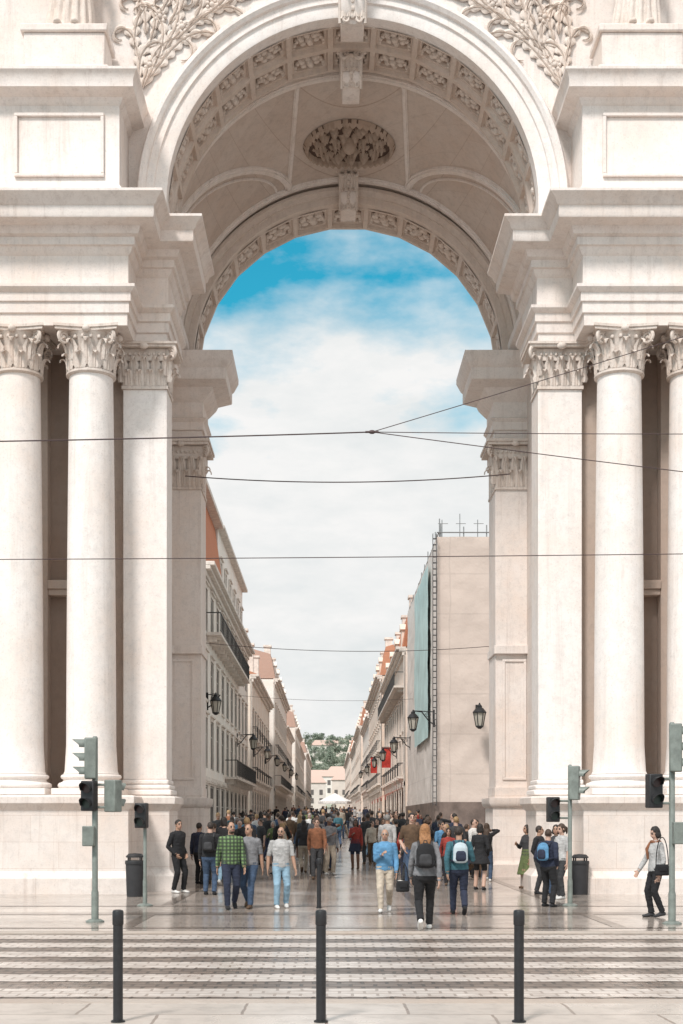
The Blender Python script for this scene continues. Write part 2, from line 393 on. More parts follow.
for s in (-1,1):
    e = .1 if s > 0 else 0
    mb = MB()
    pth = [(9.9,31.0),(5.25+e,31.0),(5.25+e,32.3),(4.45,32.3),(4.45,34.0)]
    sweep(mb, pth, [(-.2,0),(.14,0),(.14,.40),(.10,.44),(.03,.52),(0,.56),(0,1.98),(.05,2.02),(.12,2.12),(.15,2.14),(.15,2.3),(.1,2.33),(-.4,2.35)], s)
    ubox(mb, s, 5.5, 9.9, 31.2, 33.3, .1, 2.345); ubox(mb, s, 4.6, 5.6, 32.5, 34.0, .1, 2.346)
    mb.build('pedestal', M_BLOCK, ARCH, bevel=.012)
    for u in (6.3+e, 8.05+e):
        cx = C+s*u; cy = 32.0
        mb = MB(); prof = []
        for i in range(15):
            t = i/14; prof.append((.595-.075*t**1.7, 2.86+t*(12.38-2.86)))
        mb.lathe(cx, cy, [(.66,2.85),(.63,2.92)]+prof[1:]+[(.55,12.39)], 40)
        col = mb.build('column', M_COL, ARCH)
        mb = MB(); mb.box(cx-.8,cx+.8,cy-.8,cy+.8,2.352,2.5)
        pr = [(.74,2.5)]
        for i in range(7): a = -PI/2+PI*i/6; pr.append((.72+.075*math.cos(a),2.575+.075*math.sin(a)))
        pr += [(.68,2.67),(.66,2.70),(.67,2.73)]
        for i in range(7): a = -PI/2+PI*i/6; pr.append((.67+.055*math.cos(a),2.785+.055*math.sin(a)))
        mb.lathe(cx, cy, pr, 40); mb.build('column_base', M_COL, col, bevel=.01)
        capital_round(cx, cy, 12.35, 1.1, .55, col)
    xa, xb = sorted((C+s*4.57, C+s*5.65))
    mb = MB(); mb.box(xa,xb,32.75,33.8,2.75,12.35); pl = mb.build('pilaster', M_COL, ARCH, bevel=.015)
    mb = MB(); mb.box(xa-.12,xb+.12,32.63,33.9,2.352,2.5); mb.box(xa-.08,xb+.08,32.67,33.86,2.502,2.62); mb.box(xa-.04,xb+.04,32.71,33.82,2.622,2.748); mb.build('pilaster_base', M_COL, pl, bevel=.04)
    capital_flat(xa, xb, 32.75, 33.8, 12.35, 1.1, pl)
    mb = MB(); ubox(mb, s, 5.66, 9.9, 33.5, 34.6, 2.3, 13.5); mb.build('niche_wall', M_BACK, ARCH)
    mb = MB()
    ubox(mb,s,5.66,6.78+e,33.1,33.5,2.36,13.44); ubox(mb,s,7.58+e,9.9,33.1,33.5,2.36,13.44)
    ubox(mb,s,6.782+e,7.578+e,33.12,33.49,7.35,7.5); ubox(mb,s,6.782+e,7.578+e,33.06,33.49,7.502,7.72)
    mb.build('niche_surround', stone('niche_edge_stone_%d'%(s+1),(.50,.41,.35),amount=.6), ARCH, bevel=.015)
    mb = MB(); sweep(mb, [(9.9,31.45),(5.35+e,31.45),(5.35+e,32.75),(4.57,32.75),(4.57,35.25)], ENT, s)
    ubox(mb,s,5.8,9.9,31.9,34.5,13.46,16.28); ubox(mb,s,4.95,5.9,33.0,35.24,13.463,16.27)
    en = mb.build('entablature', M_STONE, ARCH, bevel=0)
    mb = MB(); ubox(mb,s,5.4,6.6,33.8,41.8,0,17.2); mb.build('passage_wall', M_BLOCK, ARCH)
    mb = MB(); sweep(mb, [(5.38,35.25),(5.38,40.0)], [(-.2,15.3),(.02,15.3),(.05,15.45),(.25,15.6),(.55,15.75),(.6,15.8),(.6,16.02),(-.2,16.05)], s)
    mb.build('ledge', M_STONE, ARCH)
    xa, xb = sorted((C+s*4.45, C+s*5.6))
    mb = MB(); mb.box(xa,xb,40.2,41.8,2.7,11.75)
    pl = mb.build('pilaster', M_STONE, ARCH, bevel=.015)
    mb = MB()
    a_, b_ = sorted((C+s*4.66, C+s*5.38))
    for (z0,z1) in ((2.95,6.6),):
        mb.box(a_,b_,40.16,40.2,z0,z0+.08); mb.box(a_,b_,40.16,40.2,z1-.08,z1); mb.box(a_,a_+.08,40.162,40.2,z0+.08,z1-.08); mb.box(b_-.08,b_,40.162,40.2,z0+.08,z1-.08)
    mb.box(xa-.05,xb+.05,40.05,41.8,6.75,7.0)
    mb.build('panel_moulding', M_STONE, pl, smooth=0, bevel=.01)
    mb = MB(); sweep(mb, [(5.6,40.0),(4.35,40.0),(4.35,41.9)], [(-.2,0),(.12,0),(.12,.4),(.02,.5),(0,.54),(0,2.1),(.08,2.16),(.12,2.25),(.12,2.4),(-.3,2.44)], s)
    ubox(mb,s,4.42,5.6,40.1,41.8,2.3,2.72); mb.build('pedestal', M_BLOCK, ARCH)
    capital_flat(xa, xb, 40.2, 41.8, 11.72, 1.48, pl)
    mb = MB(); sweep(mb, [(5.6,40.2),(4.43,40.2),(4.43,41.9)], [(-.4,13.2),(.0,13.2),(0,13.5),(.06,13.52),(.06,13.75),(.15,13.85),(.04,13.9),(.04,14.35),(.12,14.42),(.3,14.6),(.36,14.72),(.78,14.82),(.8,14.85),(.8,15.15),(.86,15.2),(1.0,15.45),(1.0,15.6),(-.4,15.65)], s)
    ubox(mb,s,4.7,6.2,40.6,41.85,13.3,21.5); mb.build('impost', M_STONE, ARCH)
    mb = MB()
    q = -.12 if s > 0 else 0
    sweep(mb, [(9.9,31.6),(5.56+q,31.6),(5.56+q,33.1)], [(-.3,16.28),(.16,16.28),(.16,16.62),(.1,16.68),(.03,16.8),(0,16.85),(0,18.72),(.05,18.76),(.1,18.88),(.3,18.95),(.38,18.98),(.38,19.16),(.44,19.3),(.48,19.34),(.48,19.4),(-.3,19.45)], s)
    ubox(mb,s,5.7,9.9,31.8,33.1,16.3,19.44)
    ap = mb.build('attic_pedestal', M_STONE, ARCH)
    mb = MB(); a, b = 5.92, 8.05
    ubox(mb,s,a,b,31.53,31.6,18.45,18.53); ubox(mb,s,a,b,31.53,31.6,17.02,17.10); ubox(mb,s,a,a+.08,31.532,31.6,17.1,18.45); ubox(mb,s,b-.08,b,31.532,31.6,17.1,18.45)
    mb.build('panel_moulding', M_STONE, ap, smooth=0, bevel=.015)
    mb = MB(); ubox(mb,s,5.85,8.0,31.75,33.0,19.46,19.8); ubox(mb,s,5.95,7.9,31.85,33.0,19.802,20.62); ubox(mb,s,5.88,7.97,31.78,33.0,20.622,20.8)
    mb.build('statue_plinth', M_STONE, ap, bevel=.03)

# archivolt, bands, vault
def arc_nodes(n, legs): 
    L = [('a', PI - PI*i/n) for i in range(n+1)]
    return ([('l', -1)] if legs is not None else []) + L + ([('l', 1)] if legs is not None else [])
def arc_sweep(mb, prof, zc, leg=None, n=72):
    nodes = arc_nodes(n, leg); vs = []; fs = []
    for k, a in nodes:
        for r, y in prof:
            if k == 'a': vs.append((C+r*math.cos(a), y, zc+r*math.sin(a)))
            else: vs.append((C+a*r, y, leg))
    m = len(prof)
    for i in range(len(nodes)-1):
        for j in range(m-1): fs.append((i*m+j,(i+1)*m+j,(i+1)*m+j+1,i*m+j+1))
    mb.add(vs, fs)
ZF, RF, ZR, RR = 17.0, 4.6, 15.63, 4.65
mb = MB(); arc_sweep(mb, [(RF,33.3),(RF,32.88),(4.66,32.86),(4.9,32.86),(4.92,32.80),(5.1,32.80),(5.12,32.72),(5.2,32.66),(5.28,32.66),(5.33,32.74),(5.33,33.12)], ZF, 16.25)
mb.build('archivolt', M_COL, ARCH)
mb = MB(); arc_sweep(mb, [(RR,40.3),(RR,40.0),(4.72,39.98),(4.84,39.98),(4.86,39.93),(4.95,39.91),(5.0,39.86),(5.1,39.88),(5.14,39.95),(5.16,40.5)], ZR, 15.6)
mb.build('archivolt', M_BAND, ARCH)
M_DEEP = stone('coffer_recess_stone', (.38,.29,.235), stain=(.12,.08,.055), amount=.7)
def band(Rb, zc, y0, y1, n, rows, name):
    mb = MB()
    def P(a, y, r): return V((C+r*math.cos(a), y, zc+r*math.sin(a)))
    A0, A1 = R(2), R(178); da = (A1-A0)/n; dy = (y1-y0)/rows
    for i in range(n):
        for j in range(rows):
            a0 = A0+i*da; b0 = y0+j*dy
            rects = [(0,0,0),(.06,.08,0),(.085,.115,.10),(.135,.185,.10),(.15,.205,.17)]
            vs = []; fs = []
            for ia, iy, dr in rects:
                aa = [a0+da*ia, a0+da*(1-ia)]; yy = [b0+dy*iy, b0+dy*(1-iy)]
                vs += [P(aa[0],yy[0],Rb+dr),P(aa[1],yy[0],Rb+dr),P(aa[1],yy[1],Rb+dr),P(aa[0],yy[1],Rb+dr)]
            for k in range(len(rects)-1):
                for q in range(4): fs.append((k*4+q,k*4+(q+1)%4,k*4+4+(q+1)%4,k*4+4+q))
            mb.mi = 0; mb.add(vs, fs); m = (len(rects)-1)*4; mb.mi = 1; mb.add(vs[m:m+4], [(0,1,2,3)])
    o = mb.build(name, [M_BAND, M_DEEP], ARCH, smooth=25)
    for i in range(n):
        for j in range(rows):
            mr = MB()
            a = A0+(i+.5)*da; y = y0+(j+.5)*dy; c = P(a,y,Rb+.12); M = Matrix.Rotation(-(a-PI/2),3,'Y')
            wa = da*Rb*.36; wy = dy*.33
            mr.ell(c,(wy*.34,wy*.34,.14),8,5,M)
            for q in range(6):
                t = q*PI/3 + (i%2)*.3
                d = M @ V((math.cos(t)*wy*.62, math.sin(t)*wy*.56, 0)); mr.ell(c+d,(wy*.30,wy*.30,.09),7,4,M)
            for q in (-1,1):
                for k in range(3):
                    d = M @ V((q*wa*(.62+.17*k), (k-1)*wy*.42, .0)); mr.ell(c+d,(wa*.17,wy*.24,.075),6,4,M)
                for cb in (-1,1):
                    d = M @ V((q*wa*.98, cb*wy*.85, .0)); mr.ell(c+d,(wa*.14,wy*.2,.06),6,4,M)
            mr.build('coffer_rosette', M_RELIEF, o)
    return o
band(RF, ZF, 33.25, 35.25, 13, 2, 'coffered_band')
band(RR, ZR, 40.25, 41.7, 13, 1, 'coffered_band')
mb = MB()
for s in (-1,1):
    mb.quad((C+s*RF,33.25,16.2),(C+s*RF,35.25,16.2),(C+s*RF,35.25,17.2),(C+s*RF,33.25,17.2)); mb.quad((C+s*RR,40.25,15.6),(C+s*RR,41.7,15.6),(C+s*RR,41.7,15.85),(C+s*RR,40.25,15.85))
arc_sweep(mb, [(RF,35.25),(RF+.02,35.3),(RF+.34,35.3)], ZF, 16.2); arc_sweep(mb, [(RR,41.7),(5.4,41.75)], ZR, 15.6)
mb.build('band_edge', M_STONE, ARCH)
def vault(t, y):
    k = (y-35.2)/4.9; zc = 16.9+(15.72-16.9)*k; r = 4.85+.25*k
    return V((C+r*math.cos(t), y, zc+r*math.sin(t))), V((-math.cos(t),0,-math.sin(t)))
mb = MB(); NA, NY = 64, 8
vs = [vault(PI*i/NA, 35.2+4.9*j/NY)[0] for j in range(NY+1) for i in range(NA+1)]
fs = [(j*(NA+1)+i,j*(NA+1)+i+1,(j+1)*(NA+1)+i+1,(j+1)*(NA+1)+i) for j in range(NY) for i in range(NA)]
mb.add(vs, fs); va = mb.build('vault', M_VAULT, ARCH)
def vault_rib(f, w_, d_, n=60):
    mb = MB()
    pts = [f(i/n) for i in range(n+1)]
    vs = []; fs = []
    P_ = [vault(t,y) for t,y in pts]
    for i,(p,nn) in enumerate(P_):
        tg = (P_[min(i+1,n)][0]-P_[max(i-1,0)][0]).normalized(); sdv = tg.cross(nn).normalized()
        vs += [p-sdv*w_-nn*.02, p-sdv*w_*.95+nn*d_*.5, p-sdv*w_*.6+nn*d_*.55, p-sdv*w_*.5+nn*d_, p+sdv*w_*.5+nn*d_, p+sdv*w_*.6+nn*d_*.55, p+sdv*w_*.95+nn*d_*.5, p+sdv*w_-nn*.02]
    for i in range(n):
        for k in range(7): fs.append((i*8+k,i*8+k+1,i*8+9+k,i*8+8+k))
    mb.add(vs, fs); mb.build('vault_rib', M_STONE, va)
vault_rib(lambda q: (PI*q, 35.6), .13, .09); vault_rib(lambda q: (PI*q, 39.75), .13, .09)
for s in (-1,1):
    vault_rib(lambda q: (PI/2+s*(.36+1.1*(1-q)**1.7), 35.75+3.85*q), .12, .11, 40)      # sweeping diagonal groin ribs
    vault_rib(lambda q: (PI/2+s*(.44+1.02*(1-q)**1.7), 36.15+3.4*q), .04, .05, 40)
    vault_rib(lambda q: (PI/2+s*(.30+.06*q), 35.7+3.95*q), .07, .06, 12)
# ceiling rosette
mb = MB(); nr_, nt_ = 44, 168; vs = []; fs = []; hs = []
for i in range(nr_+1):
    q = i/nr_
    for j in range(nt_):
        th = 2*PI*j/nt_
        h = .02
        if q < .17: h += .34*math.sqrt(max(0,1-(q/.17)**2))+.03
        elif q < .48: h += .42*max(0,abs(math.sin(4*th))-.3)*math.sin((q-.17)/.31*PI)*(.7+.3*math.sin(q*60))
        elif q < .84: h += .46*max(0,abs(math.sin(7*th+q*4))-.28)*math.sin((q-.48)/.36*PI)*(.7+.3*math.sin(q*70))
        elif q < .88: h += .0
        else: h += .24*math.sin((q-.88)/.12*PI)*(.6+.4*abs(math.sin(20*th)))
        p, n_ = vault(PI/2+q*1.34*math.cos(th)/4.97, 38.1+q*.9*math.sin(th)); vs.append(p+n_*h); hs.append(h)
for i in range(nr_):
    for j in range(nt_):
        k = (j+1)%nt_; fs.append((i*nt_+j,i*nt_+k,(i+1)*nt_+k,(i+1)*nt_+j))
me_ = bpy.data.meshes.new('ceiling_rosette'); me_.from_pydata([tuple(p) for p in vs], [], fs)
for m_ in (stone('rosette_stone', (.46,.36,.29), stain=(.12,.08,.055), amount=.7), stone('rosette_recess_shade', (.12,.08,.06), stain=(.05,.03,.02))): me_.materials.append(m_)  # second stone is for low faces: shade of the carving painted in
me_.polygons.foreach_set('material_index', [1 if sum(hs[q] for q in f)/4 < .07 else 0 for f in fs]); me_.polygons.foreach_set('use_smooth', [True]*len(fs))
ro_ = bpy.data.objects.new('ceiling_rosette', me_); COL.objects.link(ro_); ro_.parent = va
# wall around the arch
mb = MB(); xl, xr, zt = C-9.9, C+9.9, 26.0
angs = sorted(set([PI*i/72 for i in range(73)] + [math.atan2(zt-ZF,9.9), PI-math.atan2(zt-ZF,9.9)]))
def rect_pt(a):
    dx, dz = math.cos(a), math.sin(a)
    t = min((9.9/abs(dx)) if abs(dx) > 1e-6 else 1e9, ((zt-ZF)/dz) if dz > 1e-6 else 1e9)
    return (C+dx*t, ZF+dz*t)
for yw, rr in ((33.1,5.3),(41.75,5.3)):
    vs = []; fs = []
    for a in angs:
        x1, z1 = rect_pt(a); vs += [(C+rr*math.cos(a),yw,ZF+rr*math.sin(a)),(x1,yw,z1)]
    for i in range(len(angs)-1): fs.append((2*i,2*i+2,2*i+3,2*i+1))
    mb.add(vs, fs)
    for s in (-1,1): mb.quad((C+s*5.3,yw,13.5),(C+s*9.9,yw,13.5),(C+s*9.9,yw,ZF),(C+s*5.3,yw,ZF))
mb.quad((xl,33.1,zt),(xr,33.1,zt),(xr,41.75,zt),(xl,41.75,zt))
for x in (xl,xr): mb.quad((x,33.1,0),(x,41.75,0),(x,41.75,zt),(x,33.1,zt))
mb.build('attic_wall', M_STONE, ARCH, smooth=0)
# keystones
def keystone(x, yf, zb, h, wid, d):
    mb = MB(); prof = []
    for i in range(25):
        t = i/24; z = zb+h*t; o = d*(.35+.65*t) + .1*d*math.sin(t*2*PI*1.0) ; prof.append((yf-o, z, wid*(.72+.28*t)))
    vs = []; fs = []
    for y, z, w_ in prof:
        vs += [(x-w_/2,yf+.5,z),(x-w_/2,y,z),(x-w_/4,y-.05,z),(x,y-.01,z),(x+w_/4,y-.05,z),(x+w_/2,y,z),(x+w_/2,yf+.5,z)]
    for i in range(24):
        for k in range(6): fs.append((i*7+k,i*7+k+1,i*7+8+k,i*7+7+k))
    fs.append(tuple(range(7))); fs.append(tuple(24*7+k for k in range(7))); mb.add(vs, fs)
    ks = mb.build('keystone', M_STONE, ARCH, smooth=50)
    m2 = MB()
    for s in (-1,1):
        m2.tube([(x+s*wid*.32+.15*math.cos(a)*(1-i/30)*s, yf-d*1.08, zb+h*.86+.17*math.sin(a)*(1-i/30)) for i in range(24) for a in [i*.42]], .05, 6)
        m2.tube([(x+s*wid*.22+.1*math.cos(a)*(1-i/30)*s, yf-d*.5, zb+.08+.1*math.sin(a)*(1-i/30)) for i in range(20) for a in [i*.42]], .035, 6)
        m2.tube([(x+s*wid*.4,yf-d*(.42+.62*t),zb+h*t) for t in (0,.2,.4,.6,.8)],.045,6)
    for k in range(3): leaf(m2,(x+(k-1)*wid*.22,yf-d*.5,zb+h*.08),(0,-1),wid*.34,h*.42,d*.5)
    for k in range(3): leaf(m2,(x+(k-1)*wid*.24,yf-d*.75,zb+h*.42),(0,-1),wid*.36,h*.4,d*.55)
    for k in range(7): m2.ell((x,yf-d*(.5+.07*k),zb+h*(.1+.11*k)),(.07,.06,.07),7,5)
    m2.build('keystone_carving', M_RELIEF, ks)
keystone(C, 33.0, ZF+RF-.25, 1.5, .78, .65)
keystone(C, 35.0, ZF+RF-.75, .8, .62, .6)
keystone(C, 40.05, ZR+RR-.3, 1.1, .62, .6)
# spandrel relief: sweeping leaf scrolls with fine lobes
def acanthus(mb, p, ang, length, c0, c1, wid, s, Yw, hgt_=1.0):
    n = 72; pos = V((p.x, p.z)); a = ang; pts = []; st = length/n; lift = rnd.uniform(0,.02)
    for i in range(n+1):
        t = i/n; pts.append((pos.copy(), a, t)); a += (c0+(c1-c0)*t**2.0)*st; pos = pos+V((math.cos(a)*-s, math.sin(a)))*st
    vs = []; fs = []
    for q, a, t in pts:
        prof = wid*min(1,.3+2.4*t)*(1-.8*t**2.0); lob = .4+.6*abs(math.sin(t*length*PI*3.6)); wv = prof*lob
        nm = V((math.sin(a)*s, math.cos(a))); bk = V((math.cos(a)*-s, math.sin(a)))*.09
        for o, hh in ((-1,.012),(-.5,.06),(-.12,.03),(0,.09),(.12,.03),(.5,.06),(1,.012)):
            z_ = q+nm*(o*wv*.5)+bk*abs(o); vs.append((z_.x, Yw-hh*hgt_*(1-.3*t)*(.6+.4*lob)-.02-lift, z_.y))
    for i in range(n):
        for k in range(6): fs.append((i*7+k,i*7+k+1,i*7+8+k,i*7+7+k))
    mb.add(vs, fs)
for s in (-1,1):
    Yw = 33.09; mb = MB()
    def Q(px, py): return V((C+s*((352-px)*Yw/F), Yw, PZ(py, Yw)))
    lst = [(140,92,96,2.2,-.1,-8,.38),(141,92,74,2.6,-.05,-5,.40),(143,90,64,2.6,-.02,3,.34),(144,88,56,2.8,.0,-2.5,.38),(139,62,104,1.4,-.3,10,.32),(162,54,60,2.2,0,6,.36),(166,50,52,2.0,0,-6,.32),(176,42,46,2.3,-.05,-3.2,.36),(188,30,56,1.5,0,8,.3),(200,22,40,2.1,-.05,5,.34),(214,14,36,2.0,-.05,-3,.34),(226,8,44,1.4,0,8,.3),(240,2,30,1.8,-.1,4,.32),
        (146,38,92,1.7,-.1,8,.32),(150,44,72,1.5,.1,9,.3),(156,30,70,1.9,.1,-8,.32),(168,28,60,1.5,.1,9,.3),(180,14,72,1.6,.05,8,.32),(194,10,58,1.4,.05,-9,.3),(208,2,64,1.5,.05,-8,.32),(134,52,88,1.6,0,-5,.3),(170,8,86,1.2,.2,-8,.3),(140,16,94,1.2,.1,-8,.3),(256,-5,34,1.2,0,-5,.28)]
    for (px,py,ang,ln,c0,c1,wd) in lst: acanthus(mb, Q(px,py), R(ang), ln, c0, c1, wd, s, Yw)
    for (px,py) in ((150,66),(182,28),(212,6),(160,18)):
        c = Q(px,py); mb.ell(c+V((0,-.06,0)),(.07,.07,.07),8,5)
        for k in range(7): a = 2*PI*k/7; mb.ell(c+V((.12*math.cos(a),-.045,.12*math.sin(a))),(.055,.05,.055),6,4)
    mb.build('spandrel_relief', M_RELIEF, ARCH, smooth=50)

# ------------------------------------------------------------------ organic figures
class Src:
    def __init__(s): s.v = []; s.f = []; s.pm = []
    def add(s, vs, fs, mats):
        o = len(s.v); s.v += [V(p) for p in vs]; s.f += [tuple(i+o for i in f) for f in fs]; s.pm += mats
    def tube(s, pts, rad, mat, n=12, ref=(1,0,0), step=.04):
        pts = [V(p) for p in pts]; ref = V(ref)
        rad = [(r,r) if not isinstance(r, tuple) else r for r in rad]
        if not isinstance(mat, list): mat = [mat]*(len(pts)-1)
        P_, Rd, Mt = [], [], []
        for i in range(len(pts)-1):
            k = max(1, int((pts[i+1]-pts[i]).length/step))
            for j in range(k):
                t = j/k; P_.append(pts[i].lerp(pts[i+1],t)); Rd.append((rad[i][0]*(1-t)+rad[i+1][0]*t, rad[i][1]*(1-t)+rad[i+1][1]*t)); Mt.append(mat[i])
        P_.append(pts[-1]); Rd.append(rad[-1]); Mt.append(mat[-1])
        vs, fs, ms = [], [], []
        for i, p in enumerate(P_):
            t = (P_[min(i+1,len(P_)-1)]-P_[max(i-1,0)]).normalized()
            u = ref - t*ref.dot(t)
            u = u.normalized() if u.length > .05 else t.orthogonal().normalized()
            w_ = t.cross(u)
            for k in range(n):
                a = 2*PI*k/n; vs.append(p+u*math.cos(a)*Rd[i][0]+w_*math.sin(a)*Rd[i][1]); ms.append(Mt[i])
        for i in range(len(P_)-1):
            for k in range(n): j = (k+1)%n; fs.append((i*n+k,i*n+j,(i+1)*n+j,(i+1)*n+k))
        fs.append(tuple(range(n-1,-1,-1))); fs.append(tuple((len(P_)-1)*n+k for k in range(n)))
        s.add(vs, fs, ms)
    def ell(s, c, r, mat, M=None, nu=14, nv=10):
        vs, fs = [], []; c = V(c)
        vs.append(c+(M@V((0,0,-r[2])) if M else V((0,0,-r[2]))))
        for j in range(1,nv):
            ph = PI*j/nv-PI/2
            for i in range(nu):
                a = 2*PI*i/nu; p = V((r[0]*math.cos(ph)*math.cos(a), r[1]*math.cos(ph)*math.sin(a), r[2]*math.sin(ph))); vs.append(c+(M@p if M else p))
        vs.append(c+(M@V((0,0,r[2])) if M else V((0,0,r[2]))))
        for i in range(nu): fs.append((0,1+(i+1)%nu,1+i))
        for j in range(nv-2):
            for i in range(nu): k=(i+1)%nu; fs.append((1+j*nu+i,1+j*nu+k,1+(j+1)*nu+k,1+(j+1)*nu+i))
        t = len(vs)-1; o = 1+(nv-2)*nu
        for i in range(nu): fs.append((o+i,o+(i+1)%nu,t))
        s.add(vs, fs, [mat]*len(vs))
    def remesh(s, voxel, smooth=2):
        me = bpy.data.meshes.new('tmp'); me.from_pydata([tuple(p) for p in s.v], [], s.f)
        ob = bpy.data.objects.new('tmp', me); COL.objects.link(ob)
        m = ob.modifiers.new('r','REMESH'); m.mode = 'VOXEL'; m.voxel_size = voxel
        if smooth: q = ob.modifiers.new('s','SMOOTH'); q.factor = .5; q.iterations = smooth
        dg = bpy.context.evaluated_depsgraph_get(); out = bpy.data.meshes.new_from_object(ob.evaluated_get(dg))
        bpy.data.objects.remove(ob); bpy.data.meshes.remove(me)
        out.polygons.foreach_set('use_smooth', [True]*len(out.polygons)); return out
def ik(a, c, l1, l2, hint):
    d = c-a; L = d.length; mx = (l1+l2)*.995
    if L > mx: c = a+d*(mx/L); d = c-a; L = mx
    dn = d.normalized(); h = V(hint); h = (h-dn*h.dot(dn)).normalized()
    x = (l1*l1-l2*l2+L*L)/(2*L); q = math.sqrt(max(0,l1*l1-x*x))
    return a+dn*x+h*q, c
POSES = {
 'stand': dict(feet=((-.10,0.01,0),(.11,-.03,0)), hands=((-.25,-.04,.465),(.25,-.05,.465))),
 'contra': dict(feet=((-.10,0.03,0),(.15,-.12,0)), hands=((-.19,-.10,.52),(.27,-.02,.47))),
 'walk':  dict(feet=((-.08,-.27,-6),(.08,.27,38)), hands=((-.24,.16,.49),(.24,-.2,.50))),
 'walk2': dict(feet=((-.08,.24,34),(.08,-.25,-6)), hands=((-.24,-.18,.50),(.24,.15,.49))),
 'stroll': dict(feet=((-.09,-.15,-2),(.09,.16,22)), hands=((-.26,.08,.47),(.25,-.12,.47))),
 'stroll2': dict(feet=((-.09,.2,28),(.09,-.2,-3)), hands=((-.25,-.16,.50),(.26,.1,.47))),
 'pockets': dict(feet=((-.12,0.03,0),(.13,-.05,0)), hands=((-.17,-.09,.53),(.17,-.09,.53))),
 'chest': dict(feet=((-.08,-.2,-4),(.08,.2,30)), hands=((-.05,-.24,.70),(.24,-.1,.48))),
 'phone': dict(feet=((-.10,0.0,0),(.10,-.06,0)), hands=((-.06,-.3,.70),(.25,-.05,.47))),
 'point': dict(feet=((-.11,0.02,0),(.12,-.06,0)), hands=((-.34,-.42,.80),(.22,-.1,.52))),
 'photo': dict(feet=((-.11,0.02,0),(.12,-.06,0)), hands=((-.07,-.34,.88),(.08,-.34,.88))),
 'reach': dict(feet=((-.08,-.05,0),(.08,.09,8)), hands=((-.2,-.28,.50),(.2,-.02,.48))),
 'akimbo': dict(feet=((-.11,-.1,0),(.12,.08,10)), hands=((-.28,.02,.48),(.29,-.10,.48))),
 'straps': dict(feet=((-.08,.24,34),(.08,-.25,-6)), hands=((-.13,-.16,.73),(.24,.12,.49))),
}
def figure(H=1.72, fem=False, pose='stand', sleeve=1.0, legcover=1.0, hem=.52, skirt=None, hair='short', beard=False, headyaw=0, headpitch=0, voxel=.0095, fat=1.0, lean=0, loose=.006, collar=False):
    S = Src(); k = H/1.72; P_ = POSES[pose]
    l1 = l2 = .243*H
    hw = (.088 if fem else .09)*k
    footv = [V((0,.05,-.05))*k, V((0,-.02,-.04))*k, V((0,-.11,-.058))*k, V((0,-.185,-.064))*k]; footr = [(.036*k,.034*k),(.04*k,.042*k),(.046*k,.028*k),(.032*k,.02*k)]
    ank = []
    for i, sx_ in enumerate((-1,1)):
        fx, fy, p = P_['feet'][i]; M = Matrix.Rotation(R(p),3,'X')
        fv = [M@q for q in footv]; mz = min(q.z-r[1] for q,r in zip(fv,footr))
        ank.append((V((fx*k,fy*k,-mz)), fv))
    hz = .52*H
    for i, sx_ in enumerate((-1,1)):
        a = ank[i][0]; dx = a.x-sx_*hw; hz = min(hz, a.z+math.sqrt(max(.01,(.99*(l1+l2))**2-dx*dx-a.y**2)))
    dz = hz-.52*H
    for i, sx_ in enumerate((-1,1)):
        a, fv = ank[i]; hip = V((sx_*hw,0,hz)); kn, a2 = ik(hip, a, l1, l2, (sx_*.08,-1,0)); a = a2
        t = loose
        c1 = hip.lerp(kn,.45); c2 = kn.lerp(a,.35); c3 = kn.lerp(a,.75)
        g = .92 if fem else 1.0
        mats = ['bottom']*6
        if legcover < .99:
            lim = legcover*2
            mats = ['bottom' if (j/2.0 if j < 2 else 1+(j-2)/4*1.0) < lim else 'skin' for j in range(6)]
        S.tube([hip,c1,kn,c2,c3,a], [(.092*g*fat*k+t,)*2,(.078*g*fat*k+t,)*2,(.060*g*k+t,)*2,(.057*g*k+t,)*2,(.046*g*k+t*1.4,)*2,(.042*k+t*1.6,)*2], mats[:5], 14)
        S.tube([a+q for q in fv], footr, 'shoe%d'%i, 12)
    if fem: T = [(.455,.06,.07),(.48,.145,.11),(.53,.166,.118),(.58,.148,.105),(.63,.126,.092),(.69,.140,.105),(.735,.15,.125),(.78,.155,.105),(.815,.135,.085),(.84,.062,.06)]
    else: T = [(.455,.06,.07),(.48,.148,.11),(.53,.165,.118),(.58,.158,.114),(.63,.155,.11),(.70,.170,.118),(.76,.185,.122),(.80,.182,.108),(.825,.145,.085),(.845,.07,.065)]
    pts = []; rd = []; ms = []
    for z, rx, ry in T:
        zz = z*H+dz; q = (z-.5)
        pts.append(V((0, -.012*k*math.sin((z-.5)*9)+math.tan(R(lean))*max(0,q)*H*-1, zz)))
        ex = .012 if z > hem-.01 else .004
        rd.append((rx*k*(fat if z < .75 else 1)+ex, ry*k*fat+ex)); ms.append('top' if z >= hem-.03 else 'bottom')
    S.tube(pts, rd, ms[:-1], 20)
    ly = lambda z: math.tan(R(lean))*max(0,z-.5)*H*-1
    nk = V((0,.005*k+ly(.84),.83*H+dz)); nt2 = V((0,-.012*k+ly(.89),.895*H+dz))
    S.tube([nk,nt2], [.06*k if not fem else .05*k]*2, 'skin', 14)
    if collar: S.tube([nk+V((0,0,-.01)),nk+V((0,-.002,.035*k))], [.085*k,.075*k], 'top', 16)
    if skirt:
        z0, r0 = skirt; zt_ = .60*H+dz
        S.tube([V((0,0,zt_)),V((0,0,.52*H+dz)),V((0,0,z0*H))], [(.14*k,.11*k),(.185*k,.14*k),(r0,r0*.85)], 'skirt', 24)
    sw = (.155 if fem else .18)*k
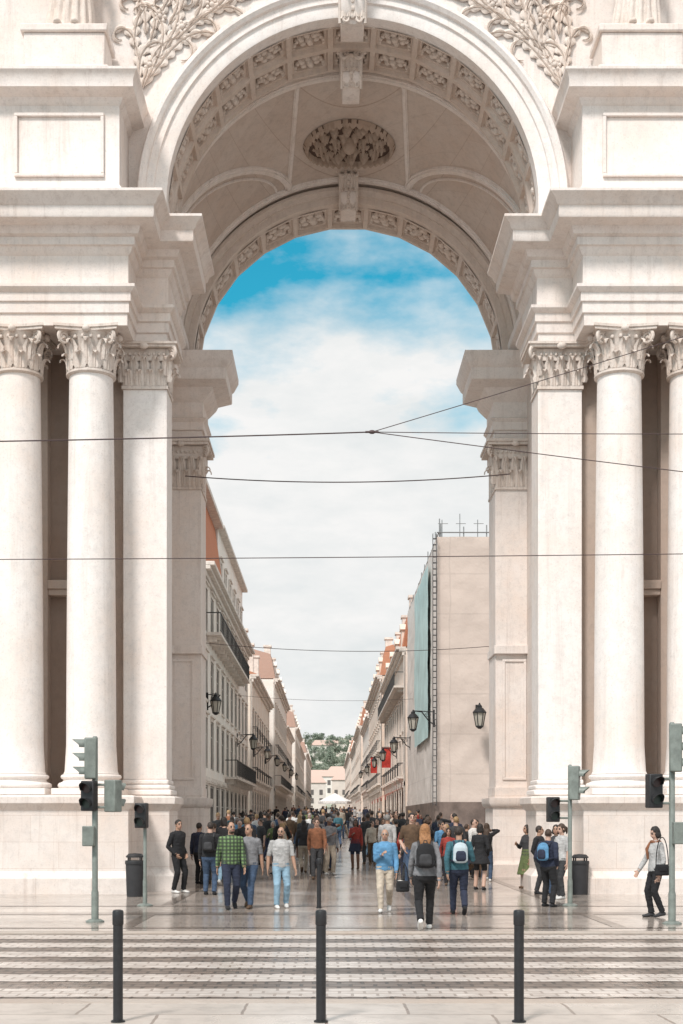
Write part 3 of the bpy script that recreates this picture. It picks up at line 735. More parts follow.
    for i, sx_ in enumerate((-1,1)):
        sh = V((sx_*sw,.005+ly(.8),.802*H+dz)); hx,hy,hzf = P_['hands'][i]; tgt = V((hx*k*(.92 if fem else 1),hy*k+ly(.6),hzf*H+dz))
        el_, wr = ik(sh, tgt, .178*H, .155*H, (sx_*.6,.9,-.3))
        g = .85 if fem else 1; t = .006 if sleeve > .6 else 0
        m1 = 'top' if sleeve >= .3 else 'skin'; m2 = 'top' if sleeve > .6 else 'skin'
        md = sh.lerp(el_,.5)
        S.tube([sh+V((-sx_*.03,0,.005)),sh,md,el_,el_.lerp(wr,.4),wr], [.055*g*k+.006,(.06*g*k+.006),(.05*g*k+.005),(.041*g*k+t),(.04*g*k+t),(.029*g*k+t)], ['top','top' if sleeve>.1 else 'skin',m1,m2,m2], 12)
        d = (wr-el_).normalized(); pn = V((-sx_,-.35,0)); pn = (pn-d*pn.dot(d)).normalized(); sd2 = d.cross(pn).normalized()
        if sd2.y > 0: sd2 = -sd2
        hl = .105*H*.5
        S.tube([wr-d*.01,wr+d*hl*.5,wr+d*hl*.98], [(.024*k,.018*k),(.038*k,.017*k),(.04*k,.014*k)], 'skin', 10, ref=sd2)
        for q, (o, ln) in enumerate(((.031,.86),(.0105,1.0),(-.0105,.94),(-.031,.72))):
            b0 = wr+d*hl*.93+sd2*o*k; L = hl*.95*ln
            b1 = b0+(d+pn*.18+sd2*o*2.5).normalized()*L*.45; b2 = b1+(d+pn*.6+sd2*o*2.5).normalized()*L*.33; b3 = b2+(d*.8+pn*.9).normalized()*L*.25
            S.tube([b0,b1,b2,b3], [.0098*k,.0092*k,.0085*k,.007*k], 'skin', 8, step=.02)
        b0 = wr+d*hl*.28+sd2*.03*k; b1 = b0+(d*.7+sd2*.75+pn*.2).normalized()*.04*k; b2 = b1+(d+sd2*.2+pn*.25).normalized()*.032*k
        S.tube([b0,b1,b2], [.014*k,.0115*k,.009*k], 'skin', 8, step=.02)
    hc = V((0,-.022*k+ly(.93),.935*H+dz)); HM = Matrix.Rotation(R(headyaw),3,'Z') @ Matrix.Rotation(R(headpitch),3,'X')
    def hp(x,y,z): return hc+HM@V((x*k,y*k,z*k))
    def he(c,r,m): S.ell(hp(*c), tuple(q*k for q in r), m, HM)
    he((0,.008,.012),(.074,.092,.1),'skin'); he((0,-.03,-.045),(.056,.062,.068),'skin'); he((0,-.052,-.085),(.03,.03,.026),'skin')
    he((0,-.1,-.018),(.011,.018,.02),'skin'); he((0,-.092,.005),(.008,.012,.025),'skin')
    for q in (-1,1):
        he((q*.076,.012,-.008),(.009,.018,.03),'skin'); he((q*.03,-.081,.004),(.0085,.0095,.0045),'eye'); he((q*.031,-.079,.026),(.015,.009,.0035),'brow')
    he((0,-.088,-.056),(.022,.01,.006),'lip')
    if beard: he((0,-.047,-.078),(.05,.052,.036),'brow'); he((0,-.085,-.044),(.022,.012,.006),'brow')
    body = S.remesh(voxel)
    kd = kdtree.KDTree(len(S.v))
    for i, p in enumerate(S.v): kd.insert(p, i)
    kd.balance()
    nP = len(body.polygons); cen = np.empty(nP*3); body.polygons.foreach_get('center', cen); cen = cen.reshape(-1,3)
    fm = [S.pm[kd.find(c)[1]] for c in cen]
    order = ['skin','eye','brow','lip']
    body.polygons.foreach_set('material_index', [order.index(m) if m in order else 0 for m in fm])
    out = {'body': body, 'H': H, 'dz': dz, 'hc': hc}
    nv = len(body.vertices); co_ = np.empty(nv*3); body.vertices.foreach_get('co', co_); co_ = co_.reshape(-1,3)
    no_ = np.empty(nv*3); body.vertices.foreach_get('normal', no_); no_ = no_.reshape(-1,3)
    polys = [tuple(p.vertices) for p in body.polygons]
    for nm, off in (('top',.006),('bottom',.0045),('shoe0',.004),('shoe1',.004),('skirt',.008)):
        ids = [i for i,m in enumerate(fm) if m == nm]
        if not ids: continue
        used = {}; vs = []; fs = []
        fold = .009 if nm in ('top','bottom','skirt') else 0
        for i in ids:
            f = []
            for q in polys[i]:
                if q not in used:
                    used[q] = len(vs); o_ = off
                    if fold: o_ += fold*max(0, noise.noise(V((co_[q][0]*16, co_[q][1]*16, co_[q][2]*26)))+.15)
                    vs.append(tuple(co_[q]+no_[q]*o_))
                f.append(used[q])
            fs.append(tuple(f))
        me = bpy.data.meshes.new(nm); me.from_pydata(vs, [], fs); me.polygons.foreach_set('use_smooth',[True]*len(fs)); out[nm] = me
    if hair:
        Hs = Src()
        def hh(c,r): Hs.ell(hp(*c), tuple(q*k for q in r), 'h', HM)
        if hair == 'crop': hh((0,.026,.022),(.079,.088,.092))
        else: hh((0,.02,.028),(.083,.094,.1))
        if hair in ('long','bob','pony'): hh((0,.03,-.02),(.085,.078,.09)); 
        if hair == 'long':
            hh((-.07,0,-.03),(.022,.04,.09)); hh((.07,0,-.03),(.022,.04,.09))
            Hs.tube([hp(0,.05,-.02),hp(0,.085,-.13),hp(0,.115,-.27)],[(.08*k,.045*k),(.1*k,.04*k),(.07*k,.025*k)],'h',16)
        if hair == 'bob': hh((-.068,.01,-.05),(.03,.055,.07)); hh((.068,.01,-.05),(.03,.055,.07)); hh((0,.05,-.06),(.08,.05,.07))
        if hair == 'pony': Hs.tube([hp(0,.1,.03),hp(0,.15,-.02),hp(0,.135,-.15)],[.03*k,.04*k,.015*k],'h',10)
        if hair == 'bun': hh((0,.09,.09),(.045,.045,.04))
        hm = Hs.remesh(max(voxel,.011), 1)
        for vv in hm.vertices:
            n_ = noise.noise(V(vv.co)*38)*.005+noise.noise(V((vv.co.x*90,vv.co.y*90,vv.co.z*14)))*.004; vv.co += vv.normal*n_
        out['hair'] = hm
    return out
SK = {'light': skinmat('light',(.50,.32,.245)), 'tan': skinmat('tan',(.38,.225,.155)), 'dark': skinmat('dark',(.17,.09,.06))}
M_EYE = plain('eye_dark', (.05,.035,.03), .3); M_LIP = plain('lip_tone', (.34,.15,.12), .5)
HAIRC = {'black':(.018,.014,.012),'brown':(.06,.035,.022),'dark':(.03,.02,.015),'ginger':(.32,.15,.06),'blond':(.34,.22,.11),'grey':(.26,.25,.24)}
HM_ = {n: plain('hair_'+n, c, .6, 0, .4, 40, .6) for n,c in HAIRC.items()}
CC = {'black':(.014,.014,.016),'navy':(.02,.026,.05),'charcoal':(.04,.04,.043),'grey':(.19,.19,.2),'light grey':(.42,.415,.41),'white':(.64,.63,.61),'blue':(.10,.25,.42),
      'denim':(.045,.075,.13),'light denim':(.24,.37,.47),'beige':(.48,.41,.33),'brown':(.10,.06,.035),'rust':(.22,.09,.045),'red':(.28,.04,.03),'teal':(.04,.12,.15),'olive':(.11,.14,.055),'cream':(.46,.4,.33),'green':(.1,.2,.09)}
CM = {n: cloth(n.replace(' ','_'), c) for n,c in CC.items()}
def plaid():
    m, nt_, b = newmat('green_plaid'); oc = nd(nt_,'ShaderNodeTexCoord').outputs['Object']
    base = (.15,.24,.10)
    w1 = nd(nt_,'ShaderNodeTexWave',bands_direction='X'); w1.inputs['Scale'].default_value = 4.5; nt_.links.new(oc,w1.inputs['Vector'])
    w2 = nd(nt_,'ShaderNodeTexWave',bands_direction='Z'); w2.inputs['Scale'].default_value = 4.5; nt_.links.new(oc,w2.inputs['Vector'])
    c = mixc(nt_, ramp(nt_,w1.outputs['Fac'],[(.45,0),(.55,.75)]), base, (.02,.03,.02)); c = mixc(nt_, ramp(nt_,w2.outputs['Fac'],[(.45,0),(.55,.75)]), c, (.03,.04,.03))
    nt_.links.new(c,b.inputs['Base Color']); b.inputs['Roughness'].default_value = .9; return m
CM['green plaid'] = plaid()
def place(fig, loc, yaw, label, skin, hair, top, bottom, shoe='black', group=None, skirt=None, names=('shirt','trousers')):
    root = thing('person', label, 'person', loc, R(yaw), group)
    def part(nm, me, mats):
        if len(me.materials) == 0:
            for _ in mats: me.materials.append(None)
        o = bpy.data.objects.new(nm, me); COL.objects.link(o); o.parent = root
        for i, m in enumerate(mats): o.material_slots[i].link = 'OBJECT'; o.material_slots[i].material = m
        return o
    part('body', fig['body'], [SK[skin], M_EYE, HM_[hair], M_LIP])
    if 'top' in fig: part(names[0], fig['top'], [CM[top]])
    if 'bottom' in fig: part(names[1], fig['bottom'], [CM[bottom]])
    for q in ('shoe0','shoe1'):
        if q in fig: part('shoe', fig[q], [CM[shoe]])
    if 'skirt' in fig: part('skirt', fig['skirt'], [CM[skirt or bottom]])
    if 'hair' in fig: part('hair', fig['hair'], [HM_[hair]])
    return root
def backpack(fig, loc, yaw, label, mat, mat2, big=1.0):
    H = fig['H']; dz = fig['dz']; k = H/1.72
    root = thing('backpack', label, 'backpack', loc, R(yaw))
    S = Src(); z0 = .60*H+dz; z1 = .825*H+dz; y0 = .135*k; d = .15*big*k
    S.tube([V((0,y0+d*.5,z0)),V((0,y0+d*.55,z0+.04)),V((0,y0+d*.52,z1-.1)),V((0,y0+d*.42,z1-.03)),V((0,y0+d*.35,z1))],[(.10*k*big,d*.35),(.145*k*big,d*.5),(.14*k*big,d*.47),(.11*k*big,d*.38),(.05*k*big,d*.2)],'m',20)
    me = S.remesh(.012,3); me.materials.append(mat); o = bpy.data.objects.new('bag_body', me); COL.objects.link(o); o.parent = root
    S = Src(); S.tube([V((0,y0+d*.95,z0+.03)),V((0,y0+d*1.0,z0+.07)),V((0,y0+d*.98,z0+.18)),V((0,y0+d*.9,z0+.22))],[(.08*k,.02),(.105*k,.035),(.10*k,.03),(.07*k,.012)],'m',18)
    me = S.remesh(.012,2); me.materials.append(mat2); o = bpy.data.objects.new('front_pocket', me); COL.objects.link(o); o.parent = root
    mb = MB()
    mb.tube([(-.03,y0+.03,z1-.01),(-.02,y0+.035,z1+.045),(.02,y0+.035,z1+.045),(.03,y0+.03,z1-.01)], .008, 6)
    mb.build('grab_handle', M_BLK, root, inv=False)
    for sx_ in (-1,1):
        mb = MB(); x = sx_*.105*k
        pts = [(x,y0+.02,.79*H+dz),(x,.06*k,.832*H+dz),(x,-.02,.838*H+dz),(x*1.05,-.1*k,.80*H+dz),(x*1.15,-.148*k,.74*H+dz),(x*1.35,-.11*k,.655*H+dz),(x*1.5,.03,.625*H+dz),(x*1.2,y0+.04,.62*H+dz)]
        mb.tube(pts, .021, 8); mb.build('shoulder_strap', mat2, root, inv=False)
    return root
def handbag(loc, rz, label, mat, w_=.26, h=.2, strap=.35):
    root = thing('handbag', label, 'bag', loc, rz)
    S = Src(); S.tube([V((0,0,0)),V((0,0,.03)),V((0,0,h*.8)),V((0,0,h))],[(w_*.42,.045),(w_*.5,.06),(w_*.46,.05),(w_*.4,.025)],'m',16)
    me = S.remesh(.011,2); me.materials.append(mat); o = bpy.data.objects.new('bag_body', me); COL.objects.link(o); o.parent = root
    mb = MB(); mb.tube([(w_*.4*math.cos(PI*i/14),0,h*.9+strap*math.sin(PI*i/14)) for i in range(15)], .009, 6); mb.build('handle', mat, root, inv=False)
    mb = MB(); mb.box(-w_*.25,w_*.25,-.068,-.058,h*.4,h*.85); mb.build('flap', mat, root, inv=False, bevel=.004)
    return root
def spot(px, foot):
    Y = GY(foot); return V((PX(px,Y), Y, .03))
def hgt(head, foot): Y = GY(foot); return (foot-head)*Y/F
heroes = [
 (178,820,893,55,dict(pose='pockets',hair='short',collar=True,headyaw=-20),('tan','black','black','black','white'),'person in black tracksuit and pale shoes standing against the left pier',('jacket','trousers')),
 (199,823,884,150,dict(pose='contra',hair='short'),('tan','dark','navy','black','black'),'person in navy jacket and black trousers behind the black backpack wearer at left',('jacket','trousers')),
 (210,822,895,175,dict(pose='stand',hair='crop',fat=1.1,headyaw=25),('light','dark','black','denim','black'),'person in black jacket and blue jeans seen from behind near left pier',('jacket','trousers')),
 (231,822,909,12,dict(pose='stroll',hair='crop',beard=True,fat=1.08,headyaw=15),('tan','dark','green plaid','navy','black'),'person in green plaid shirt and dark jeans walking forward at left',('shirt','trousers')),
 (249,824,908,-14,dict(pose='stroll2',hair='crop',sleeve=.4,fat=1.1,headyaw=-20),('tan','dark','grey','denim','brown'),'person in grey t-shirt and dark jeans beside the green plaid shirt',('shirt','trousers')),
 (281,827,908,12,dict(pose='akimbo',hair='crop',sleeve=.4,beard=True,headyaw=-25),('tan','black','light grey','light denim','white'),'person in light grey t-shirt and pale blue jeans left of centre',('shirt','trousers')),
 (317,818,879,-5,dict(pose='walk',hair='short',collar=True),('light','brown','rust','charcoal','brown'),'person in rust brown jacket and charcoal trousers in front of the crowd centre',('jacket','trousers')),
 (385,829,912,-5,dict(pose='chest',hair='crop',sleeve=.7),('tan','grey','blue','beige','white'),'person in bright blue sweater and beige trousers holding hand to chest',('sweater','trousers')),
 (425,823,930,178,dict(fem=True,pose='walk',hair='long',fat=1.08),('light','ginger','grey','black','white'),'person with long ginger hair, grey top and black leggings walking away',('sweater','leggings')),
 (459,826,915,182,dict(pose='straps',hair='short',headyaw=-20),('tan','dark','teal','navy','black'),'person in teal top and navy jeans walking away with pale backpack',('shirt','trousers')),
 (480,824,890,160,dict(fem=True,pose='contra',hair='bob',legcover=.4,skirt=(.40,.25)),('light','black','black','black','black'),'person in black top and flared black skirt with bare legs right of centre',('shirt','shorts')),
 (527,825,888,-65,dict(fem=True,pose='phone',hair='long',legcover=.3,skirt=(.22,.27)),('tan','dark','charcoal','olive','brown'),'person in charcoal top and long olive green skirt by the right pier',('shirt','shorts')),
 (548,829,907,140,dict(pose='pockets',hair='crop',headyaw=20),('light','brown','navy','black','black'),'person in navy top and black trousers with blue backpack beside right signal pole',('shirt','trousers')),
 (562,824,899,-60,dict(fem=True,pose='phone',hair='pony',sleeve=.4,headpitch=12),('light','brown','light grey','charcoal','white'),'person in light grey t-shirt and charcoal trousers behind right signal pole',('shirt','trousers')),
 (656,827,917,-75,dict(fem=True,pose='reach',hair='bob',headpitch=22),('light','black','light grey','black','charcoal'),'person in pale grey top and black trousers looking down at the far right',('shirt','trousers')),
 (539,826,894,60,dict(pose='contra',hair='short',headyaw=20),('tan','dark','black','charcoal','black'),'person in black top and charcoal trousers between olive skirt and blue backpack wearers',('shirt','trousers')),
 (556,825,896,-20,dict(fem=True,pose='stroll',hair='bob'),('tan','black','charcoal','denim','black'),'person in charcoal top and jeans half hidden behind the blue backpack wearer',('shirt','trousers')),
]
figs = []
for px,hd,ft,yaw,kw,cs,lab,nm in heroes:
    H = min(1.82,max(1.55,hgt(hd,ft))); fg = figure(H=H, **kw); p = spot(px,ft)
    place(fg, p, yaw, lab, *cs, names=nm); figs.append((fg,p,yaw))
backpack(*figs[2], 'black backpack on the person in black jacket near left pier', CM['black'], CM['charcoal'])
backpack(*figs[8], 'black backpack worn by the ginger haired person', CM['black'], CM['charcoal'], 1.05)
backpack(*figs[9], 'pale blue grey backpack worn by the person in teal', plain('pale_backpack',(.45,.52,.56),.8), CM['navy'], 1.0)
backpack(*figs[12], 'blue backpack on the person beside the right signal pole', CM['blue'], CM['navy'])
p = spot(403,916); handbag((p.x,p.y+.1,.46), .2, 'black handbag carried at hip between blue sweater and ginger haired people', CM['black'])
fg,p,yaw = figs[14]; handbag((p.x+.05,p.y-.24,.78), R(5), 'black shoulder bag hanging at the hip of the far right person', CM['black'], .28, .2, .5)
mb = MB(); q = fg['H']*.83+fg['dz']
mb.tube([(.085*math.cos(a),.075*math.sin(a)-.01,q+.012*math.sin(3*a)) for a in [2*PI*i/20 for i in range(21)]], .03, 8); mb.tube([(-.04,-.09,q-.01),(-.05,-.15,q-.12),(-.04,-.14,q-.3)], [.03,.035,.02], 8)
sc = mb.build('scarf', CM['rust'], None); sc.location = p; sc.rotation_euler = (0,0,R(yaw)); tag(sc, 'rust coloured scarf round the neck of the far right person', 'scarf')

# crowd
arche = []
for kw in (dict(pose='walk',hair='short'),dict(pose='walk2',hair='crop',collar=True),dict(pose='contra',hair='short',sleeve=.4),dict(pose='pockets',hair='crop',fat=1.12,collar=True,headyaw=30),
           dict(fem=True,pose='walk',hair='long'),dict(fem=True,pose='stroll',hair='bob',headyaw=-30),dict(fem=True,pose='stroll2',hair='pony',headyaw=35),dict(fem=True,pose='phone',hair='long',legcover=.4,skirt=(.36,.24)),
           dict(pose='phone',hair='short',fat=1.05,headpitch=15),dict(fem=True,pose='walk2',hair='bun',sleeve=.4),dict(pose='point',hair='crop'),dict(fem=True,pose='photo',hair='long'),dict(pose='stroll',hair='crop',sleeve=.4,fat=1.18)):
    arche.append((figure(H=1.66 if kw.get('fem') else 1.77, voxel=.015, **kw), kw))
TOPS = ['black']*10+['navy']*5+['charcoal']*6+['grey','grey','light grey','light grey','brown','brown','white','white','rust','teal','denim','denim','olive','beige','red','blue','cream']
BOTS = ['black']*6+['navy']*4+['denim']*6+['charcoal']*4+['brown','beige','light denim']
placed = [(f[1].x, f[1].y) for f in figs]; ntry = 0; cnt = 0
while cnt < 205 and ntry < 40000:
    ntry += 1
    if cnt < 36: Y = 33.6 + 9*rnd.random()
    elif cnt < 95: Y = 42+18*rnd.random()
    else: Y = 60+130*rnd.random()**1.25
    lim = (-3.3,4.4) if Y < 43 else (-5.3,4.9)
    X = rnd.uniform(*lim)
    nz = noise.noise(V((X*.55,Y*.22,2)))
    if nz < (-.02 if Y < 43 else -.2): continue
    if Y < 37 and -.8 < X < 1.9 and rnd.random() < .9: continue
    dmin = .5 if rnd.random() < .6 else .8
    if any((X-a)**2+(Y-b)**2 < dmin**2 for a,b in placed): continue
    placed.append((X,Y)); cnt += 1
    fg, kw = rnd.choice(arche); top = rnd.choice(TOPS); bot = rnd.choice(BOTS)
    yaw = rnd.choice([0,0,180,180,180,rnd.uniform(-180,180),rnd.uniform(-180,180)])+rnd.uniform(-25,25)
    zone = 'under the arch' if Y < 42 else ('just beyond the arch' if Y < 60 else 'far down the street')
    sk = kw.get('skirt')
    lab = f"person in {top} top and {bot} {'skirt' if sk else 'trousers'} in the crowd {zone}"
    r_ = place(fg, (X,Y,gz(Y)), yaw, lab, rnd.choice(['light','tan','tan','light','dark']), rnd.choice(['black','black','dark','dark','brown','brown','blond','grey']), top, bot, rnd.choice(['black','black','charcoal','white','brown']), group='people in the crowd '+zone)
    sc_ = rnd.uniform(.9,1.09); r_.scale = (sc_,)*3

# statues on the attic plinths
for s in (-1,1):
    S = Src()
    S.tube([(0,0,0),(0,0,.1),(0,.02,.8),(0,0,1.5),(0,0,1.9),(0,0,2.5),(0,0,2.75)],[(.62,.45),(.6,.44),(.48,.36),(.4,.3),(.38,.28),(.46,.27),(.12,.11)],'m',20)
    S.ell((0,-.02,3.05),(.16,.19,.22),'m'); S.tube([(0,0,2.7),(0,0,2.95)],[.11,.1],'m')
    S.tube([(-.42,0,2.45),(-.62,-.05,1.95),(-.4,-.4,1.65)],[.14,.11,.07],'m'); S.tube([(.42,0,2.45),(.6,.0,1.9),(.55,-.2,1.4)],[.14,.11,.07],'m')
    for k in range(9):
        a = PI+PI*k/8; S.tube([(.6*math.cos(a),.44*math.sin(a),0),(.45*math.cos(a)+.05,.34*math.sin(a),1.2),(.3*math.cos(a+.5),.28*math.sin(a+.5),2.2)],[.07,.05,.03],'m',8)
    for q in (-.2,.22): S.ell((q,-.5,.07),(.11,.24,.09),'m')
    me = S.remesh(.035,1); me.materials.append(M_RELIEF); o = bpy.data.objects.new('statue', me); COL.objects.link(o)
    o.location = (C+s*6.9,32.45,20.8); tag(o, ('draped stone statue on the left' if s < 0 else 'draped stone statue on the right')+' attic plinth of the arch', 'statue')

# ------------------------------------------------------------------ buildings
M_RAIL = plain('wrought_iron', (.05,.05,.05), .5, .2)
REC = .07
def wall_open(mb, xf, nx, y0, y1, z0, z1, ops, rec=REC):
    ys = sorted({y0,y1,*[o[0] for o in ops],*[o[1] for o in ops]}); zs = sorted({z0,z1,*[o[2] for o in ops],*[o[3] for o in ops]})
    for i in range(len(ys)-1):
        for j in range(len(zs)-1):
            yc, zc = (ys[i]+ys[i+1])/2, (zs[j]+zs[j+1])/2
            if any(o[0]<yc<o[1] and o[2]<zc<o[3] for o in ops): continue
            mb.quad((xf,ys[i],zs[j]),(xf,ys[i+1],zs[j]),(xf,ys[i+1],zs[j+1]),(xf,ys[i],zs[j+1]))
    xi = xf-nx*rec
    for a,b,c,d in ops:
        mb.quad((xf,a,c),(xi,a,c),(xi,a,d),(xf,a,d)); mb.quad((xf,b,c),(xi,b,c),(xi,b,d),(xf,b,d)); mb.quad((xf,a,c),(xf,b,c),(xi,b,c),(xi,a,c)); mb.quad((xf,a,d),(xf,b,d),(xi,b,d),(xi,a,d))
_wc = {}
def win_mesh(nx, w_, h, kind, msurr):
    key = (nx, round(w_,2), round(h,2), kind, msurr.name)
    if key in _wc: return _wc[key]
    mb = MB(); X = lambda d: nx*d
    def b(d0,d1,y0,y1,z0,z1): mb.box(X(d0),X(d1),y0,y1,z0,z1)
    b(-.02,.03,-w_/2-.16,-w_/2,0,h); b(-.02,.03,w_/2,w_/2+.16,0,h); b(-.02,.035,-w_/2-.18,w_/2+.18,h,h+.18); b(-.02,.13,-w_/2-.22,w_/2+.22,h+.18,h+.27)
    if kind == 'w': b(-.02,.08,-w_/2-.18,w_/2+.18,-.12,0)
    mb.mi = 1
    b(-.05,-.035,-w_/2,-w_/2+.05,0,h); b(-.05,-.035,w_/2-.05,w_/2,0,h); b(-.05,-.036,-.025,.025,0,h)
    for q in (.02,.68,.98): b(-.049,-.0365,-w_/2+.05,w_/2-.05,h*q-.02,h*q+.02)
    me = mb.build('window', [msurr, M_FRAME], None, smooth=0)
    m2 = MB(); m2.quad((X(-.045),-w_/2,0),(X(-.045),w_/2,0),(X(-.045),w_/2,h),(X(-.045),-w_/2,h)); pn = m2.build('pane', M_PANE, None, smooth=0)
    fm_, pm_ = me.data, pn.data; bpy.data.objects.remove(me); bpy.data.objects.remove(pn)
    _wc[key] = (fm_, pm_); return _wc[key]
def building(label, side, xf, y0, y1, h, nb, floors, wcol, roof, base=0, balc=(), mans=2.6, orange=None, name='building', group=None, depth=13, awn=None, idx=0, tile=None):
    nx = -side; tile = tile or M_TILE2
    root = thing(name, label, 'building', (xf,(y0+y1)/2,base), 0, group)
    wm = stone(f'facade_plaster_{idx}', wcol, stain=(.36,.28,.22), amount=.35, rough=.85)
    ops = []; wins = []; bw = (y1-y0)/nb
    X = lambda d: xf+nx*d
    def put_win(xx, yc, zb, w_, wh, kind):
        fm_, pm_ = win_mesh(nx, w_, wh, kind, M_SURR)
        o = bpy.data.objects.new('shop_door' if kind == 'd' else 'window', fm_); COL.objects.link(o); o.parent = root; o.matrix_parent_inverse = PINV[root.name]; o.location = (xx,yc,zb)
        q = bpy.data.objects.new('pane', pm_); COL.objects.link(q); q.parent = o
    for fi, (zb, wh, ww, kind) in enumerate(floors):
        if zb+wh > h-.9: continue
        for i in range(nb):
            yc = y0+(i+.5)*bw; w_ = min(ww, bw*.66); ops.append((yc-w_/2,yc+w_/2,base+zb,base+zb+wh)); wins.append((yc,base+zb,w_,wh,kind))
    mb = MB(); wall_open(mb, xf, nx, y0, y1, base-1.5, base+h, ops)
    xb = xf-nx*depth
    mb.quad((xf,y0,base-1.5),(xb,y0,base-1.5),(xb,y0,base+h),(xf,y0,base+h)); mb.quad((xf,y1,base-1.5),(xb,y1,base-1.5),(xb,y1,base+h),(xf,y1,base+h)); mb.quad((xb,y0,base-1.5),(xb,y1,base-1.5),(xb,y1,base+h),(xb,y0,base+h))
    mb.build('wall', wm, root, smooth=0)
    for w5 in wins: put_win(xf, *w5)
    mb = MB()
    for d,z0,z1 in ((.18,h-.55,h-.3),(.4,h-.3,h-.12),(.6,h-.12,h+.08)): mb.box(X(-.1),X(d),y0-(.0 if d<.3 else .02),y1,base+z0+.002,base+z1)
    mb.build('cornice', M_SURR, root, smooth=0, bevel=.03)
    mb = MB()
    mb.box(X(-.05),X(.10),y0,y1,base+floors[1][0]-.75,base+floors[1][0]-.45)
    mb.build('string_course', M_SURR, root, smooth=0)
    for yy in (y0, y1-.5):
        mb = MB(); mb.box(X(-.05),X(.06),yy,yy+.5,base-1,base+h-.56); mb.build('corner_quoin', M_SURR, root, smooth=0)
    for bq in balc:
        fi, cont = bq[0], bq[1]
        zb = base+floors[fi][0]-.05
        ya, yb = (bq[2], bq[3]) if len(bq) > 2 else (y0+.3, y1-.3)
        segs = [(ya,yb)] if cont else [(y0+(i+.5)*bw-.85,y0+(i+.5)*bw+.85) for i in range(nb)]
        for a,b in segs:
            dep = .75 if cont else .45
            mb = MB(); mb.box(X(.02),X(dep),a,b,zb-.16,zb-.02)
            yy = a+.3
            while yy < b: mb.box(X(.02),X(dep*.66),yy,yy+.16,zb-.45,zb-.15); yy += 1.6 if cont else 1.1
            bo = mb.build('balcony', M_SURR, root, smooth=0)
            mb = MB(); zt_ = zb+.98
            mb.box(X(dep-.06),X(dep-.02),a,b,zt_-.05,zt_); mb.box(X(dep-.06),X(dep-.02),a,b,zb+.05,zb+.08)
            for yy in (a,b-.04): mb.box(X(.02),X(dep-.06),yy,yy+.04,zt_-.05,zt_); 
            yy = a
            st = .26 if y0 < 120 else .5
            while yy <= b: mb.box(X(dep-.05),X(dep-.035),yy,yy+.018,zb+.08,zt_-.05); yy += st
            mb.build('railing', M_RAIL, bo, smooth=0)
    mb = MB(); e = .1; r0 = base+h+.08
    if orange:
        zz = r0+mans; ins = .5
        mb.add([(X(e),y0,r0),(X(e),orange,r0),(X(-ins),orange,zz),(X(-ins),y0,zz),(X(-6),orange,zz+1.6),(X(-6),y0,zz+1.6),(X(-depth),orange,r0),(X(-depth),y0,r0)],[(0,1,2,3),(3,2,4,5),(5,4,6,7),(0,3,5,7),(1,2,4,6)])
        rf = mb.build('roof', M_TILE, root, smooth=0)
        mb = MB(); mb.box(X(-.35),X(-depth),orange+.05,y1,r0-.05,zz); mb.build('attic_storey', wm, root, smooth=0)
        mb = MB(); mb.box(X(.05),X(-.6),orange+.05,y1,zz,zz+.22); mb.box(X(.0),X(-.7),y0,orange+.05,zz-.05,zz+.2); mb.build('attic_cornice', M_SURR, root, smooth=0, bevel=.03)
        k = int((y1-orange)/3.2)
        for i in range(k): put_win(X(-.3), orange+(i+.5)*(y1-orange)/k, r0+.7, 1.2, 2.0, 'w')
    elif roof == 'mansard':
        zz = r0+mans
        mb.add([(X(e),y0,r0),(X(e),y1,r0),(X(-mans*.16),y1,zz),(X(-mans*.16),y0,zz),(X(-6),y1,zz+1.6),(X(-6),y0,zz+1.6),(X(-depth),y1,r0),(X(-depth),y0,r0)],[(0,1,2,3),(3,2,4,5),(5,4,6,7),(0,3,5,7),(1,2,4,6)])
        rf = mb.build('roof', tile, root, smooth=0)
        nD = max(2, nb//2)
        for i in range(nD):
            yc = y0+(i+.5)*(y1-y0)/nD
            mb = MB(); mb.box(X(-1.4),X(.02),yc-.7,yc+.7,r0+.02,r0+1.7); mb.add([(X(.12),yc-.85,r0+1.7),(X(.12),yc+.85,r0+1.7),(X(.12),yc,r0+2.2),(X(-1.6),yc-.85,r0+1.7),(X(-1.6),yc+.85,r0+1.7),(X(-1.6),yc,r0+2.2)],[(0,1,2),(3,5,4),(0,2,5,3),(1,4,5,2),(0,3,4,1)])
            mb.build('dormer', wm, rf, smooth=0)
    else:
        mb.add([(X(.5),y0,r0),(X(.5),y1,r0),(X(-depth/2),y1,r0+mans),(X(-depth/2),y0,r0+mans),(X(-depth),y1,r0),(X(-depth),y0,r0)],[(0,1,2,3),(3,2,4,5),(0,3,5),(1,2,4)])
        rf = mb.build('roof', tile, root, smooth=0)
    for i in range(3):
        yc = y0+(i+.6)*(y1-y0)/3.3; mb = MB(); mb.box(X(-1.4),X(-.7),yc-.5,yc+.5,r0+.3,r0+mans+1.6); mb.box(X(-1.5),X(-.6),yc-.6,yc+.6,r0+mans+1.602,r0+mans+1.8); mb.build('chimney', M_SURR, rf, smooth=0)
    if awn:
        for i in range(0, nb, 2):
            yc = y0+(i+.5)*bw; mb = MB(); mb.add([(X(.05),yc-1.3,base+3.5),(X(.05),yc+1.3,base+3.5),(X(1.3),yc+1.3,base+2.8),(X(1.3),yc-1.3,base+2.8),(X(1.3),yc+1.3,base+2.55),(X(1.3),yc-1.3,base+2.55)],[(0,1,2,3),(3,2,4,5)])
            mb.build('awning', awn, root, smooth=0)
    return root
XL, XR = -6.1, 5.4
FL = [(0.05,3.2,2.4,'d'),(4.1,2.5,1.6,'b'),(7.5,2.2,1.55,'w'),(10.9,2.1,1.55,'b')]
